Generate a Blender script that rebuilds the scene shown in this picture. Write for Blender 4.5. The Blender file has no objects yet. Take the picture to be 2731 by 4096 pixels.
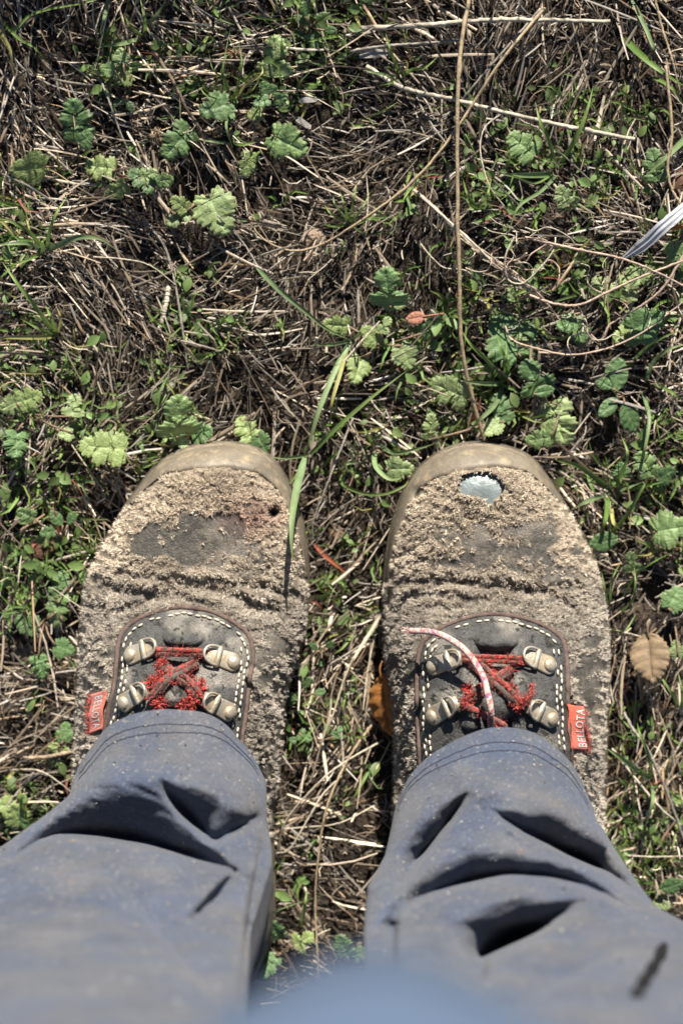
import bpy, math, random
import numpy as np

# ------------------------------------------------------------------ camera, sky, sun
S = bpy.context.scene
C = S.collection
S.render.resolution_x, S.render.resolution_y = 682, 1024
CAM_H, TILT, FOC = 1.10, math.radians(8.0), 75.0
CAM = np.array([0.0, CAM_H * math.tan(TILT), CAM_H])
cd = bpy.data.cameras.new('camera')
cam = bpy.data.objects.new('camera', cd)
C.objects.link(cam)
cam.location = CAM
cam.rotation_euler = (-TILT, 0, 0)
cd.sensor_fit = 'VERTICAL'
cd.sensor_height = 36.0
cd.sensor_width = 24.0
cd.lens = FOC
cd.clip_start, cd.clip_end = 0.02, 400.0
cd.dof.use_dof = True
cd.dof.focus_distance = 1.04
cd.dof.aperture_fstop = 5.8
S.camera = cam

SUN_EL, SUN_AZ = math.radians(30.5), math.radians(6)      # azimuth from +Y towards +X
w = bpy.data.worlds.new('World')
S.world = w
w.use_nodes = True
nt = w.node_tree
nt.nodes.clear()
sky = nt.nodes.new('ShaderNodeTexSky')
sky.sky_type = 'NISHITA'
sky.sun_disc = False
sky.sun_elevation = SUN_EL
sky.sun_rotation = SUN_AZ
sky.altitude = 2500
sky.dust_density = 0.3
sky.air_density = 0.8
bg = nt.nodes.new('ShaderNodeBackground')
bg.inputs[1].default_value = 0.05
wo = nt.nodes.new('ShaderNodeOutputWorld')
nt.links.new(sky.outputs[0], bg.inputs[0])
nt.links.new(bg.outputs[0], wo.inputs[0])
sl = bpy.data.lights.new('sun', 'SUN')
sl.energy = 5.0
sl.angle = math.radians(0.53)
sl.color = (1.0, 0.935, 0.83)
so = bpy.data.objects.new('sun', sl)
C.objects.link(so)
so.location = (0.5, 3, 3)
so.rotation_euler = (math.pi / 2 - SUN_EL, 0, math.pi - SUN_AZ)
S.view_settings.view_transform = 'Standard'
S.view_settings.look = 'None'
S.view_settings.gamma = 1.0
S.view_settings.use_curve_mapping = False
S.view_settings.exposure = 1.0
S.cycles.max_bounces = 6
S.cycles.diffuse_bounces = 2
S.cycles.transmission_bounces = 3
S.cycles.glossy_bounces = 2

# ------------------------------------------------------------------ maths helpers
rng = np.random.RandomState(11)
random.seed(5)
KPX = 24.0 / 2731.0 / FOC
RT = np.array([1.0, 0, 0])
UP = np.array([0.0, math.cos(TILT), -math.sin(TILT)])
FW = np.array([0.0, -math.sin(TILT), -math.cos(TILT)])
D2 = 2731.0 / 1568.0                       # the zoomed view's pixel


def P(px, py, z):
    """the point of the place at height z that stands at (px, py) of the photograph"""
    px, py, z = np.broadcast_arrays(np.asarray(px, float), np.asarray(py, float), np.asarray(z, float))
    d = ((px - 1365.5) * KPX)[..., None] * RT + ((2048.0 - py) * KPX)[..., None] * UP + FW
    t = (z - CAM[2]) / d[..., 2]
    return CAM + d * t[..., None]


def Q(p):
    d = np.asarray(p) - CAM
    f = d @ FW
    return 1365.5 + (d @ RT) / f / KPX, 2048.0 - (d @ UP) / f / KPX


def sstep(x):
    x = np.clip(x, 0, 1)
    return x * x * (3 - 2 * x)


_tabs = {}


def vnoise(x, y, seed=0, octv=1, rough=0.5):
    x, y = np.asarray(x, float), np.asarray(y, float)
    out, amp, tot = 0, 1.0, 0.0
    for o in range(octv):
        k = seed * 7 + o
        if k not in _tabs:
            _tabs[k] = np.random.RandomState(1000 + k).rand(128, 128)
        T = _tabs[k]
        xi, yi = np.floor(x).astype(int), np.floor(y).astype(int)
        fx, fy = sstep(x - xi), sstep(y - yi)
        a = T[xi % 128, yi % 128]; b = T[(xi + 1) % 128, yi % 128]
        c = T[xi % 128, (yi + 1) % 128]; d = T[(xi + 1) % 128, (yi + 1) % 128]
        out = out + amp * ((a * (1 - fx) + b * fx) * (1 - fy) + (c * (1 - fx) + d * fx) * fy)
        tot += amp
        amp *= rough
        x, y = x * 2.03 + 17.3, y * 2.03 + 5.7
    return out / tot


def dpoly(x, y, poly):
    """distance to a polyline: dist, signed dist (positive on its right as drawn), parameter, overshoot"""
    poly = np.asarray(poly, float)[:, :2]
    best = np.full(x.shape, 1e9); sg = np.zeros(x.shape); tt = np.zeros(x.shape); ov = np.zeros(x.shape)
    n = len(poly) - 1
    for i in range(n):
        ax, ay = poly[i]; bx, by = poly[i + 1]
        dx, dy = bx - ax, by - ay
        L2 = dx * dx + dy * dy + 1e-9
        t0 = ((x - ax) * dx + (y - ay) * dy) / L2
        t = np.clip(t0, 0, 1)
        ex, ey = x - ax - t * dx, y - ay - t * dy
        d = np.hypot(ex, ey)
        m = d < best
        best = np.where(m, d, best)
        cr = (dx * (y - ay) - dy * (x - ax)) / math.sqrt(L2)
        sg = np.where(m, np.where(cr >= 0, d, -d), sg)
        tt = np.where(m, i + t, tt)
        o = np.zeros_like(x)
        if i == 0:
            o = np.maximum(o, -t0 * math.sqrt(L2))
        if i == n - 1:
            o = np.maximum(o, (t0 - 1) * math.sqrt(L2))
        ov = np.where(m, np.maximum(o, 0), ov)
    return best, sg, tt, ov


def inpoly(x, y, poly):
    r = np.zeros(np.shape(x), bool)
    j = len(poly) - 1
    for i in range(len(poly)):
        xi, yi = poly[i][:2]; xj, yj = poly[j][:2]
        c = ((yi > y) != (yj > y)) & (x < (xj - xi) * (y - yi) / (yj - yi + 1e-12) + xi)
        r ^= c
        j = i
    return r


def spline(pts, n):
    """Catmull-Rom through pts, n samples"""
    pts = np.asarray(pts, float)
    a = np.vstack([2 * pts[0] - pts[1], pts, 2 * pts[-1] - pts[-2]])
    m = len(pts) - 1
    t = np.linspace(0, m - 1e-6, n)
    i = t.astype(int); f = (t - i)[:, None]
    p0, p1, p2, p3 = a[i], a[i + 1], a[i + 2], a[i + 3]
    return 0.5 * (2 * p1 + (p2 - p0) * f + (2 * p0 - 5 * p1 + 4 * p2 - p3) * f ** 2 + (3 * p1 - p0 - 3 * p2 + p3) * f ** 3)


def resample(p, n):
    p = np.asarray(p, float)
    d = np.r_[0, np.cumsum(np.linalg.norm(np.diff(p, axis=0), axis=1))]
    t = np.linspace(0, d[-1], n)
    return np.stack([np.interp(t, d, p[:, k]) for k in range(p.shape[1])], 1)


# ------------------------------------------------------------------ mesh helpers
def mesh(name, V, Fs, mat, col=None, smooth=True, uv=None):
    V = np.asarray(V, np.float32).reshape(-1, 3)
    if not isinstance(Fs, list):
        Fs = [Fs]
    Fs = [np.asarray(f, np.int32) for f in Fs if len(f)]
    me = bpy.data.meshes.new(name)
    me.vertices.add(len(V))
    me.vertices.foreach_set('co', V.ravel())
    vi = np.concatenate([f.ravel() for f in Fs])
    tot = np.concatenate([np.full(len(f), f.shape[1], np.int32) for f in Fs])
    st = np.r_[0, np.cumsum(tot)[:-1]].astype(np.int32)
    me.loops.add(len(vi)); me.loops.foreach_set('vertex_index', vi)
    me.polygons.add(len(tot)); me.polygons.foreach_set('loop_start', st)
    me.polygons.foreach_set('loop_total', tot)
    me.polygons.foreach_set('use_smooth', np.full(len(tot), smooth))
    me.update(calc_edges=True)
    me.validate()
    if col is not None:
        col = np.asarray(col, np.float32)
        if col.shape[1] == 3:
            col = np.hstack([col, np.ones((len(col), 1), np.float32)])
        a = me.attributes.new('Col', 'FLOAT_COLOR', 'POINT')
        a.data.foreach_set('color', col.ravel())
    me.materials.append(mat)
    return me


def link(name, me, parent=None, loc=None, rot=None, kind=None, label=None):
    o = bpy.data.objects.new(name, me)
    C.objects.link(o)
    if parent:
        o.parent = parent
    if loc is not None:
        o.location = loc
    if rot is not None:
        o.rotation_euler = rot
    if kind:
        o['kind'] = kind
    if label:
        o['label'] = label
    return o


def thing(name, label, cat, loc=(0, 0, 0), group=None):
    o = bpy.data.objects.new(name, None)
    o.empty_display_size = 0.01
    C.objects.link(o)
    o.location = loc
    o['label'] = label; o['category'] = cat
    if group:
        o['group'] = group
    return o


def tag(o, label, cat, group=None):
    o['label'] = label; o['category'] = cat
    if group:
        o['group'] = group
    return o


def part(name, V, F, mat, root, col=None, smooth=True, kind=None, label=None):
    """mesh in world coordinates made a child of root (an Empty or object without rotation)"""
    off = np.array(root.location)
    p = root.parent
    while p:
        off = off + np.array(p.location); p = p.parent
    return link(name, mesh(name, np.asarray(V) - off, F, mat, col, smooth), root, kind=kind, label=label)


def grid_faces(n, m, closed=False, base=0):
    """n rows of m columns"""
    i = np.arange(n - 1)[:, None]; j = np.arange(m if closed else m - 1)[None, :]
    a = i * m + j; b = i * m + (j + 1) % m; c = (i + 1) * m + (j + 1) % m; d = (i + 1) * m + j
    return base + np.stack([a, b, c, d], -1).reshape(-1, 4)


def tube(pts, rad, sides=8, wob=0, flat=1.0, cap=True):
    pts = np.asarray(pts, float); n = len(pts)
    rad = np.broadcast_to(rad, (n,))
    T = np.gradient(pts, axis=0); T /= np.linalg.norm(T, axis=1)[:, None] + 1e-12
    up = np.array([0, 0, 1.0])
    A = np.cross(T, up); A /= np.linalg.norm(A, axis=1)[:, None] + 1e-9
    B = np.cross(A, T)
    th = np.linspace(0, 2 * math.pi, sides, endpoint=False)
    r = rad[:, None] * (1 + wob * (rng.rand(n, sides) - 0.5))
    V = pts[:, None] + r[..., None] * (np.cos(th)[None, :, None] * A[:, None] + flat * np.sin(th)[None, :, None] * B[:, None])
    V = V.reshape(-1, 3)
    F = [grid_faces(n, sides, True)]
    if cap:
        k = len(V)
        V = np.vstack([V, pts[0], pts[-1]])
        j = np.arange(sides)
        F.append(np.stack([(j + 1) % sides, j, np.full(sides, k)], 1))
        F.append(np.stack([(n - 1) * sides + j, (n - 1) * sides + (j + 1) % sides, np.full(sides, k + 1)], 1))
    return V, F


def merge(parts):
    Vs, F4, F3, Cs, b = [], [], [], [], 0
    for p in parts:
        V, F = p[0], p[1]
        if not isinstance(F, list):
            F = [F]
        for f in F:
            f = np.asarray(f)
            if len(f):
                (F4 if f.shape[1] == 4 else F3).append(f + b)
        Vs.append(V); b += len(V)
        if len(p) > 2:
            Cs.append(p[2])
    out = [np.vstack(Vs), [np.vstack(x) for x in (F4, F3) if x]]
    if Cs:
        out.append(np.vstack(Cs))
    return out


def ribbons(Cn, side, wid, up, vfold=0.25):
    """many strips at once. Cn [N,n,3] centres, side [N,n,3] unit, wid [N,n] half width, up [N,n,3]"""
    N, n = Cn.shape[:2]
    L = Cn - side * wid[..., None]; R = Cn + side * wid[..., None]
    M = Cn + up * (wid * vfold * 2)[..., None]
    V = np.stack([L, M, R], 2).reshape(-1, 3)
    i = np.arange(n - 1)[:, None]; j = np.arange(2)[None, :]
    a = i * 3 + j
    f = np.stack([a, a + 1, a + 4, a + 3], -1).reshape(-1, 4)
    F = (f[None] + (np.arange(N) * n * 3)[:, None, None]).reshape(-1, 4)
    return V, F


def ribs1(Cn, side, wid):
    """flat strips, one quad across"""
    N, n = Cn.shape[:2]
    V = np.stack([Cn - side * wid[..., None], Cn + side * wid[..., None]], 2).reshape(-1, 3)
    a = np.arange(n - 1) * 2
    f = np.stack([a, a + 1, a + 3, a + 2], -1)
    F = (f[None] + (np.arange(N) * n * 2)[:, None, None]).reshape(-1, 4)
    return V, F


# ------------------------------------------------------------------ materials
def material(name, base=(0.5, 0.5, 0.5), rough=0.8, attr=False, noise=None, bump=None, metal=0.0, spec=0.3,
             trans=0.0, objrand=0.0, mix=None, sheen=0.0, island=0.0, cells=None):
    """noise=(scale, dark, light): multiplies the colour.  mix=(scale, colour, threshold, softness): patches.
    bump=[(scale, strength m)...]"""
    m = bpy.data.materials.new(name)
    m.use_nodes = True
    t = m.node_tree; N = t.nodes; L = t.links
    N.clear()
    out = N.new('ShaderNodeOutputMaterial')
    b = N.new('ShaderNodeBsdfPrincipled')
    b.inputs['Roughness'].default_value = rough
    b.inputs['Metallic'].default_value = metal
    b.inputs['Specular IOR Level'].default_value = spec
    if sheen:
        b.inputs['Sheen Weight'].default_value = sheen
        b.inputs['Sheen Roughness'].default_value = 0.5
    tc = N.new('ShaderNodeTexCoord')
    geo = N.new('ShaderNodeNewGeometry')
    cur = None
    if attr:
        a = N.new('ShaderNodeAttribute'); a.attribute_name = 'Col'
        cur = a.outputs['Color']
    else:
        r = N.new('ShaderNodeRGB'); r.outputs[0].default_value = (*base, 1)
        cur = r.outputs[0]

    def ntex(scale, detail=4, rgh=0.6):
        n = N.new('ShaderNodeTexNoise')
        n.inputs['Scale'].default_value = scale; n.inputs['Detail'].default_value = detail
        n.inputs['Roughness'].default_value = rgh
        L.new(geo.outputs['Position'], n.inputs['Vector'])
        return n.outputs[0]

    def ramp(sock, lo, hi, a, c):
        q = N.new('ShaderNodeMapRange')
        q.inputs[1].default_value = lo; q.inputs[2].default_value = hi
        q.inputs[3].default_value = a; q.inputs[4].default_value = c
        L.new(sock, q.inputs[0])
        return q.outputs[0]

    def mult(cs, fs):
        q = N.new('ShaderNodeVectorMath'); q.operation = 'SCALE'
        L.new(cs, q.inputs[0]); L.new(fs, q.inputs['Scale'])
        return q.outputs[0]

    def mixc(f, a, c):
        q = N.new('ShaderNodeMix'); q.data_type = 'RGBA'
        L.new(f, q.inputs[0])
        L.new(a, q.inputs[6])
        if isinstance(c, tuple):
            q.inputs[7].default_value = (*c, 1)
        else:
            L.new(c, q.inputs[7])
        return q.outputs[2]
    for mx in (mix or []):
        cur = mixc(ramp(ntex(mx[0], 5, 0.65), mx[2] - mx[3], mx[2] + mx[3], 0, mx[4] if len(mx) > 4 else 1), cur, mx[1])
    for nz in (noise or []):
        cur = mult(cur, ramp(ntex(nz[0]), 0.3, 0.7, nz[1], nz[2]))
    if objrand:
        oi = N.new('ShaderNodeObjectInfo')
        cur = mult(cur, ramp(oi.outputs['Random'], 0, 1, 1 - objrand, 1 + objrand))
    L.new(cur, b.inputs['Base Color'])
    if bump:
        last = None
        for sc, st in bump:
            bp = N.new('ShaderNodeBump')
            bp.inputs['Strength'].default_value = 1.0
            bp.inputs['Distance'].default_value = st
            L.new(ntex(sc, 3, 0.6), bp.inputs['Height'])
            if last:
                L.new(last, bp.inputs['Normal'])
            last = bp.outputs[0]
        if cells:
            vo = N.new('ShaderNodeTexVoronoi'); vo.feature = 'DISTANCE_TO_EDGE'
            vo.inputs['Scale'].default_value = cells[0]
            L.new(geo.outputs['Position'], vo.inputs['Vector'])
            bp = N.new('ShaderNodeBump'); bp.inputs['Distance'].default_value = cells[1]
            L.new(ramp(vo.outputs[0], 0, 0.12, 0, 1), bp.inputs['Height'])
            L.new(last, bp.inputs['Normal'])
            last = bp.outputs[0]
        L.new(last, b.inputs['Normal'])
    if trans:
        tr = N.new('ShaderNodeBsdfTranslucent')
        L.new(cur, tr.inputs[0])
        ms = N.new('ShaderNodeMixShader'); ms.inputs[0].default_value = trans
        L.new(b.outputs[0], ms.inputs[1]); L.new(tr.outputs[0], ms.inputs[2])
        L.new(ms.outputs[0], out.inputs[0])
    else:
        L.new(b.outputs[0], out.inputs[0])
    return m


M = {}
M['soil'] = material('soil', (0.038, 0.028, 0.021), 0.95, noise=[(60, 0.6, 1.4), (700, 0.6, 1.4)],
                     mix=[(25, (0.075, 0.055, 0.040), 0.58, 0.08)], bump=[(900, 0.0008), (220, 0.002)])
M['straw'] = material('straw', attr=True, rough=0.42, noise=[(500, 0.75, 1.2)], spec=0.6)
M['stem'] = material('dry_stem', attr=True, rough=0.6, noise=[(350, 0.65, 1.25), (1500, 0.8, 1.15)], bump=[(1200, 0.0003)], spec=0.35)
M['grass'] = material('grass', attr=True, rough=0.5, noise=[(180, 0.8, 1.15)], spec=0.4, trans=0.3)
M['leaf'] = material('leaf', attr=True, rough=0.48, noise=[(260, 0.85, 1.12)], bump=[(450, 0.0009)], spec=0.5, trans=0.18, objrand=0.18)
M['dead_leaf'] = material('dead_leaf', attr=True, rough=0.7, noise=[(200, 0.75, 1.15)], bump=[(500, 0.0004)], spec=0.3, trans=0.12)
M['leather'] = material('leather', attr=True, rough=0.72, noise=[(450, 0.8, 1.2)], bump=[(2200, 0.0003), (650, 0.0005)], spec=0.35, cells=(700, 0.00025))
M['fuzz'] = material('suede_fibre', attr=True, rough=0.95, spec=0.1)
M['rand'] = material('toe_rand', (0.19, 0.16, 0.12), 0.55, noise=[(90, 0.75, 1.2), (900, 0.85, 1.15)],
                     mix=[(160, (0.33, 0.26, 0.17), 0.6, 0.1)], bump=[(600, 0.0002)], spec=0.4)
M['sole'] = material('sole', (0.10, 0.083, 0.06), 0.7, noise=[(120, 0.6, 1.4)], bump=[(500, 0.0005)])
M['thread'] = material('thread', (0.60, 0.53, 0.42), 0.8, noise=[(400, 0.75, 1.15)])
M['piping'] = material('piping', (0.13, 0.09, 0.075), 0.9, noise=[(300, 0.6, 1.4)], bump=[(1500, 0.0005)])
M['metal'] = material('dusty_metal', (0.46, 0.43, 0.37), 0.45, metal=0.45, spec=0.5,
                      mix=[(140, (0.44, 0.36, 0.25), 0.5, 0.12), (420, (0.16, 0.08, 0.04), 0.70, 0.04)], noise=[(300, 0.8, 1.15)], bump=[(700, 0.0003)])
M['steel'] = material('steel_cap', (0.24, 0.28, 0.28), 0.42, metal=0.35, spec=0.6,
                      mix=[(120, (0.18, 0.21, 0.20), 0.58, 0.08)], noise=[(250, 0.8, 1.15)], bump=[(300, 0.0004)])
M['lace'] = material('lace', attr=True, rough=0.9, noise=[(900, 0.7, 1.25)], bump=[(2500, 0.0008)], sheen=0.3)
M['tagcloth'] = material('tag_cloth', (0.68, 0.12, 0.06), 0.85, noise=[(700, 0.8, 1.2)], bump=[(3500, 0.0004)], sheen=0.3)
M['tagtext'] = material('tag_lettering', (0.85, 0.80, 0.74), 0.8, bump=[(3500, 0.0003)])
M['cloth'] = material('trouser_cloth', (0.062, 0.078, 0.118), 0.93, noise=[(38, 0.85, 1.15), (900, 0.8, 1.2)],
                      mix=[(24, (0.130, 0.120, 0.108), 0.55, 0.14, 0.6), (75, (0.22, 0.125, 0.065), 0.70, 0.05, 0.6), (420, (0.23, 0.22, 0.21), 0.62, 0.06, 0.6), (700, (0.03, 0.03, 0.04), 0.74, 0.03, 0.8)],
                      bump=[(1800, 0.0005), (300, 0.0006)], sheen=0.15, spec=0.15)
M['unseen_jacket'] = material('jacket_cloth', (0.05, 0.06, 0.085), 0.9, noise=[(40, 0.85, 1.15)], bump=[(300, 0.001)])
M['waist_cloth'] = material('blue_waist_cloth', (0.068, 0.098, 0.155), 0.9, noise=[(40, 0.9, 1.1)], bump=[(300, 0.0006)])
M['cloth_thread'] = material('cloth_thread', (0.03, 0.035, 0.06), 0.9)
M['black'] = material('black_zip', (0.012, 0.012, 0.014), 0.6)
M['plastic'] = material('white_plastic', (0.60, 0.62, 0.66), 0.5, noise=[(150, 0.7, 1.1)], mix=[(200, (0.30, 0.26, 0.20), 0.62, 0.06)], spec=0.5, trans=0.15)
M['stone'] = material('stone', (0.36, 0.27, 0.20), 0.9, noise=[(200, 0.7, 1.2)], bump=[(500, 0.001)])
M['bark'] = material('bark', (0.10, 0.055, 0.035), 0.85, noise=[(200, 0.6, 1.4)], bump=[(600, 0.001)])


# ------------------------------------------------------------------ the ground
def gh(x, y):
    """height of the soil"""
    h = (vnoise(x * 14 + 3, y * 14 + 9, 3, 3) - 0.5) * 0.022 + (vnoise(x * 90, y * 90, 4, 2) - 0.5) * 0.005
    foot = np.exp(-((np.abs(np.asarray(x)) - 0.078) / 0.06) ** 4) * np.exp(-((np.asarray(y) + 0.10) / 0.17) ** 4)
    return h * (1 - 0.8 * foot) - 0.004 * foot - 0.001


ax = np.r_[-60, -20, -6, -2, -1, -0.7, np.linspace(-0.5, 0.5, 260), 0.7, 1, 2, 6, 20, 60]
ay = np.r_[-60, -20, -6, -2, -1, -0.7, np.linspace(-0.55, 0.5, 270), 0.7, 1, 2, 6, 20, 60]
GX, GY = np.meshgrid(ax, ay)
GZ = gh(GX, GY)
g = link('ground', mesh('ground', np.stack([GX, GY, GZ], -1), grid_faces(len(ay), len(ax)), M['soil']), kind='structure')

# ------------------------------------------------------------------ boots
BOOT = {}


class Boot:
    pass


def outline_from(pts_left, pts_right, toe, heel):
    """closed outline: up the left side to the toe, down the right side to the heel"""
    p = list(reversed(pts_left)) + [toe] + list(pts_right)
    hx = heel[0]
    p = [heel, (hx - 190, heel[1] - 60), (pts_left[-1][0] + 25, heel[1] - 330)] + p + [(pts_right[-1][0] - 5, heel[1] - 330), (hx + 190, heel[1] - 60), heel]
    q = spline(np.array(p, float), 420)
    return resample(q, 360)


dd = lambda L: [(x * D2, y * D2) for x, y in L]
L_left = dd([(430, 1029), (370, 1060), (330, 1106), (288, 1165), (250, 1230), (215, 1292), (196, 1350), (188, 1420), (182, 1500), (179, 1600), (173, 1700), (168, 1800), (172, 1900)])
L_right = dd([(560, 1022), (612, 1042), (648, 1086), (672, 1136), (692, 1195), (703, 1260), (707, 1340), (702, 1430), (692, 1480), (672, 1540), (657, 1600), (647, 1700), (638, 1800), (625, 1890)])
R_left = dd([(1040, 1026), (982, 1058), (938, 1108), (912, 1170), (895, 1235), (885, 1320), (881, 1400), (882, 1480), (888, 1540), (900, 1620), (905, 1700), (905, 1800), (903, 1880)])
R_right = dd([(1172, 1030), (1222, 1056), (1258, 1102), (1294, 1158), (1326, 1212), (1356, 1272), (1378, 1335), (1392, 1405), (1397, 1480), (1396, 1560), (1391, 1650), (1389, 1750), (1386, 1900)])
fc_left = [(398, 3250), (408, 3000), (431, 2869), (444, 2802), (458, 2735), (466, 2660), (471, 2601), (488, 2534), (545, 2482), (625, 2447), (719, 2430), (819, 2440), (886, 2464), (953, 2503), (996, 2547), (1013, 2621), (1002, 2701), (992, 2775), (982, 2869), (966, 2980), (950, 3250)]
fc_right = [(1690, 3350), (1682, 3120), (1677, 3003), (1669, 2869), (1667, 2735), (1671, 2640), (1690, 2573), (1754, 2518), (1821, 2487), (1902, 2464), (1982, 2457), (2069, 2468), (2156, 2495), (2223, 2534), (2257, 2581), (2267, 2668), (2270, 2802), (2275, 2936), (2284, 3036), (2292, 3350)]


def make_boot_data(side):
    b = Boot(); b.side = side
    if side == 'L':
        b.out = outline_from(L_left, L_right, (497 * D2, 1018 * D2), (735, 4080))
        b.fc = spline(fc_left, 120)
        b.cx = 725
        b.creases = [([(484, 2303), (600, 2316), (719, 2323), (860, 2320), (1040, 2350), (1180, 2380)], .0032, 13),
                     ([(380, 2335), (500, 2362), (600, 2378), (685, 2363), (819, 2350), (920, 2370), (1007, 2430), (1100, 2450)], .0045, 18),
                     ([(450, 2450), (585, 2410), (700, 2395), (800, 2400)], .003, 12), ([(340, 2400), (400, 2440), (420, 2520)], .003, 14)]
        b.bare = (770, 2160, 255, 135, 1.0)
        b.balls = [(690, 2777, 62, 80, .0075), (735, 2550, 85, 42, .006)]
        b.straps = [[(1000, 2700), (1060, 2780), (1100, 2880), (1118, 3000), (1110, 3200)]]
        b.tongue = [(690, 2600), (710, 2700), (690, 2900), (690, 3200)]
        b.holes = [(1092, 2050, 24, .009)]
    else:
        b.out = outline_from(R_left, R_right, (1105 * D2, 1018 * D2), (1985, 4100))
        b.fc = spline(fc_right, 120)
        b.cx = 1975
        b.creases = [([(1640, 2330), (1795, 2323), (1915, 2343), (2069, 2346), (2203, 2363), (2303, 2343)], .004, 15),
                     ([(1640, 2390), (1700, 2370), (1901, 2396), (2102, 2370), (2250, 2400)], .0035, 15),
                     ([(1750, 2430), (1900, 2420), (2050, 2410)], .002, 12), ([(2290, 2440), (2340, 2520), (2350, 2620)], .0025, 14)]
        b.bare = (2060, 2200, 300, 165, 0.75)
        b.balls = [(1990, 2820, 66, 80, .008), (1985, 2560, 90, 45, .006), (1880, 2900, 38, 26, .003)]
        b.straps = [[(1672, 2790), (1612, 2880), (1585, 2960), (1572, 3060), (1570, 3250)], [(2290, 2740), (2330, 2860), (2375, 2960), (2400, 3060), (2400, 3300)]]
        b.tongue = [(1975, 2620), (1985, 2720), (1975, 2900), (1975, 3200)]
        b.holes = [(1660, 1965, 30, .003)]
    b.ymin = b.out[:, 1].min()
    return b


STEEL = [(1832, 1935), (1850, 1902), (1900, 1888), (1950, 1890), (2000, 1908), (2016, 1940), (2010, 1972), (1985, 1992), (1970, 2016), (1945, 2012), (1925, 1990), (1880, 1985), (1845, 1975), (1832, 1955)]


def bootz(b, x, y, fine=False):
    """height of the upper at photo position (x, y)"""
    x = np.asarray(x, float); y = np.asarray(y, float)
    d, _, _, _ = dpoly(x, y, b.out[::3])
    ins = inpoly(x, y, b.out)
    d = np.where(ins, d, 0)
    yy = [1773, 1900, 2300, 2420, 2600, 2800, 3000, 3200, 3600, 4100]
    zc = np.interp(y, yy, [.048, .050, .053, .056, .078, .097, .100, .092, .085, .075])
    R = np.interp(y, [1773, 2200, 2500, 2800, 3400], [190, 230, 330, 400, 300])
    q = np.clip(d / R, 0, 1)
    z = 0.014 + (zc - 0.014) * np.sqrt(np.maximum(1 - (1 - q) ** 2, 0)) ** 0.9
    z = z + 0.004 * np.exp(-((x - b.cx) / 260) ** 2)
    # facing sits proud of the vamp, a groove at the piping
    df, _, _, _ = dpoly(x, y, b.fc)
    inf = inpoly(x, y, b.fc)
    z = z + np.where(inf, 0.0012 * sstep(df / 14), 0) - 0.0012 * np.exp(-(df / 9) ** 2)
    # tongue lies lower between the two eyestays
    dt, _, _, _ = dpoly(x, y, b.tongue)
    z = z - 0.0040 * sstep((88 - dt) / 40) * sstep((y - 2560) / 80)
    for cx, cy, rx, ry, h in b.balls:
        r2 = ((x - cx) / rx) ** 2 + ((y - cy) / ry) ** 2
        z = z + h * np.sqrt(np.clip(1 - r2, 0, 1)) * 1.0 + h * .3 * np.exp(-r2)
    for pl, dep, wd in b.creases:
        c, s, t, ov = dpoly(x, y + 10 * (vnoise(x / 60, y / 60, 9) - .5), pl)
        fall = np.exp(-(ov / 40) ** 2)
        wv_ = wd * (1.1 + 1.2 * vnoise(x / 45, y / 45, 19, 2))
        z = z - dep * .85 * fall * np.exp(-(c / wv_) ** 2) + dep * .45 * fall * np.exp(-((c - wd * 2.2) / wd / 1.2) ** 2)
    for st in b.straps:
        c, s, t, ov = dpoly(x, y, st)
        z = z + .0045 * np.exp(-(c / 22) ** 4) * np.exp(-(ov / 30) ** 2)
    for cx, cy, r, h in b.holes:
        z = z - h * np.exp(-(((x - cx) ** 2 + (y - cy) ** 2) / r ** 2))
    if b.side == 'R':
        ds, _, _, _ = dpoly(x, y, STEEL + [STEEL[0]])
        i2 = inpoly(x, y, STEEL)
        z = z - np.where(i2, 0.006 * sstep(ds / 8 + .5), 0) + np.where(~i2, 0.0012 * np.exp(-(ds / 25) ** 2), 0)
    if fine:
        f = fuzzmask(b, x, y)
        z = z + f * (0.0022 * (vnoise(x / 15, y / 12, 71, 2) - .4) + 0.002 * (vnoise(x / 50, y / 40, 22, 2) - .5))
        z = z + (1 - f) * 0.0007 * (vnoise(x / 22, y / 22, 23, 3, .65) - .5) + 0.0016 * (vnoise(x / 130, y / 110, 24, 2) - .5)
    return z


def fuzzmask(b, x, y):
    inf = inpoly(x, y, b.fc)
    n = vnoise(x / 55, y / 45, 31, 3, .6)
    n2 = vnoise(x / 150, y / 130, 33, 2)
    bx, by, rx, ry, k = b.bare
    e = ((x - bx) / rx) ** 2 + ((y - by) / ry) ** 2
    m = 0.88 - k * 1.02 * np.exp(-(e / 1.0) ** 2) + (n - .5) * 2.1
    m = m + .35 * sstep((2080 - y) / 160)
    lower = sstep((y - 2480) / 150)
    m = m - lower * (.38 + 1.2 * (n2 - .42))
    for st in b.straps:
        c, s, t, ov = dpoly(x, y, st)
        m = m + 1.2 * np.exp(-(c / 26) ** 4)
    d, _, _, _ = dpoly(x, y, b.out[::4])
    m = m + .5 * np.exp(-(d / 50) ** 2)
    m = np.where(inf, -1, m)
    if b.side == 'R':
        ds, _, _, _ = dpoly(x, y, STEEL)
        m = m + .8 * np.exp(-(ds / 45) ** 2)
        m = np.where(inpoly(x, y, STEEL), -1, m)
        m = m - 1.0 * np.exp(-(((x - 2330) / 60) ** 2 + ((y - 2760) / 110) ** 2))
    m = m + .55 * (vnoise(x / 22, y / 16, 35, 2) - .5)
    return sstep((m - .05) / .75)


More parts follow.
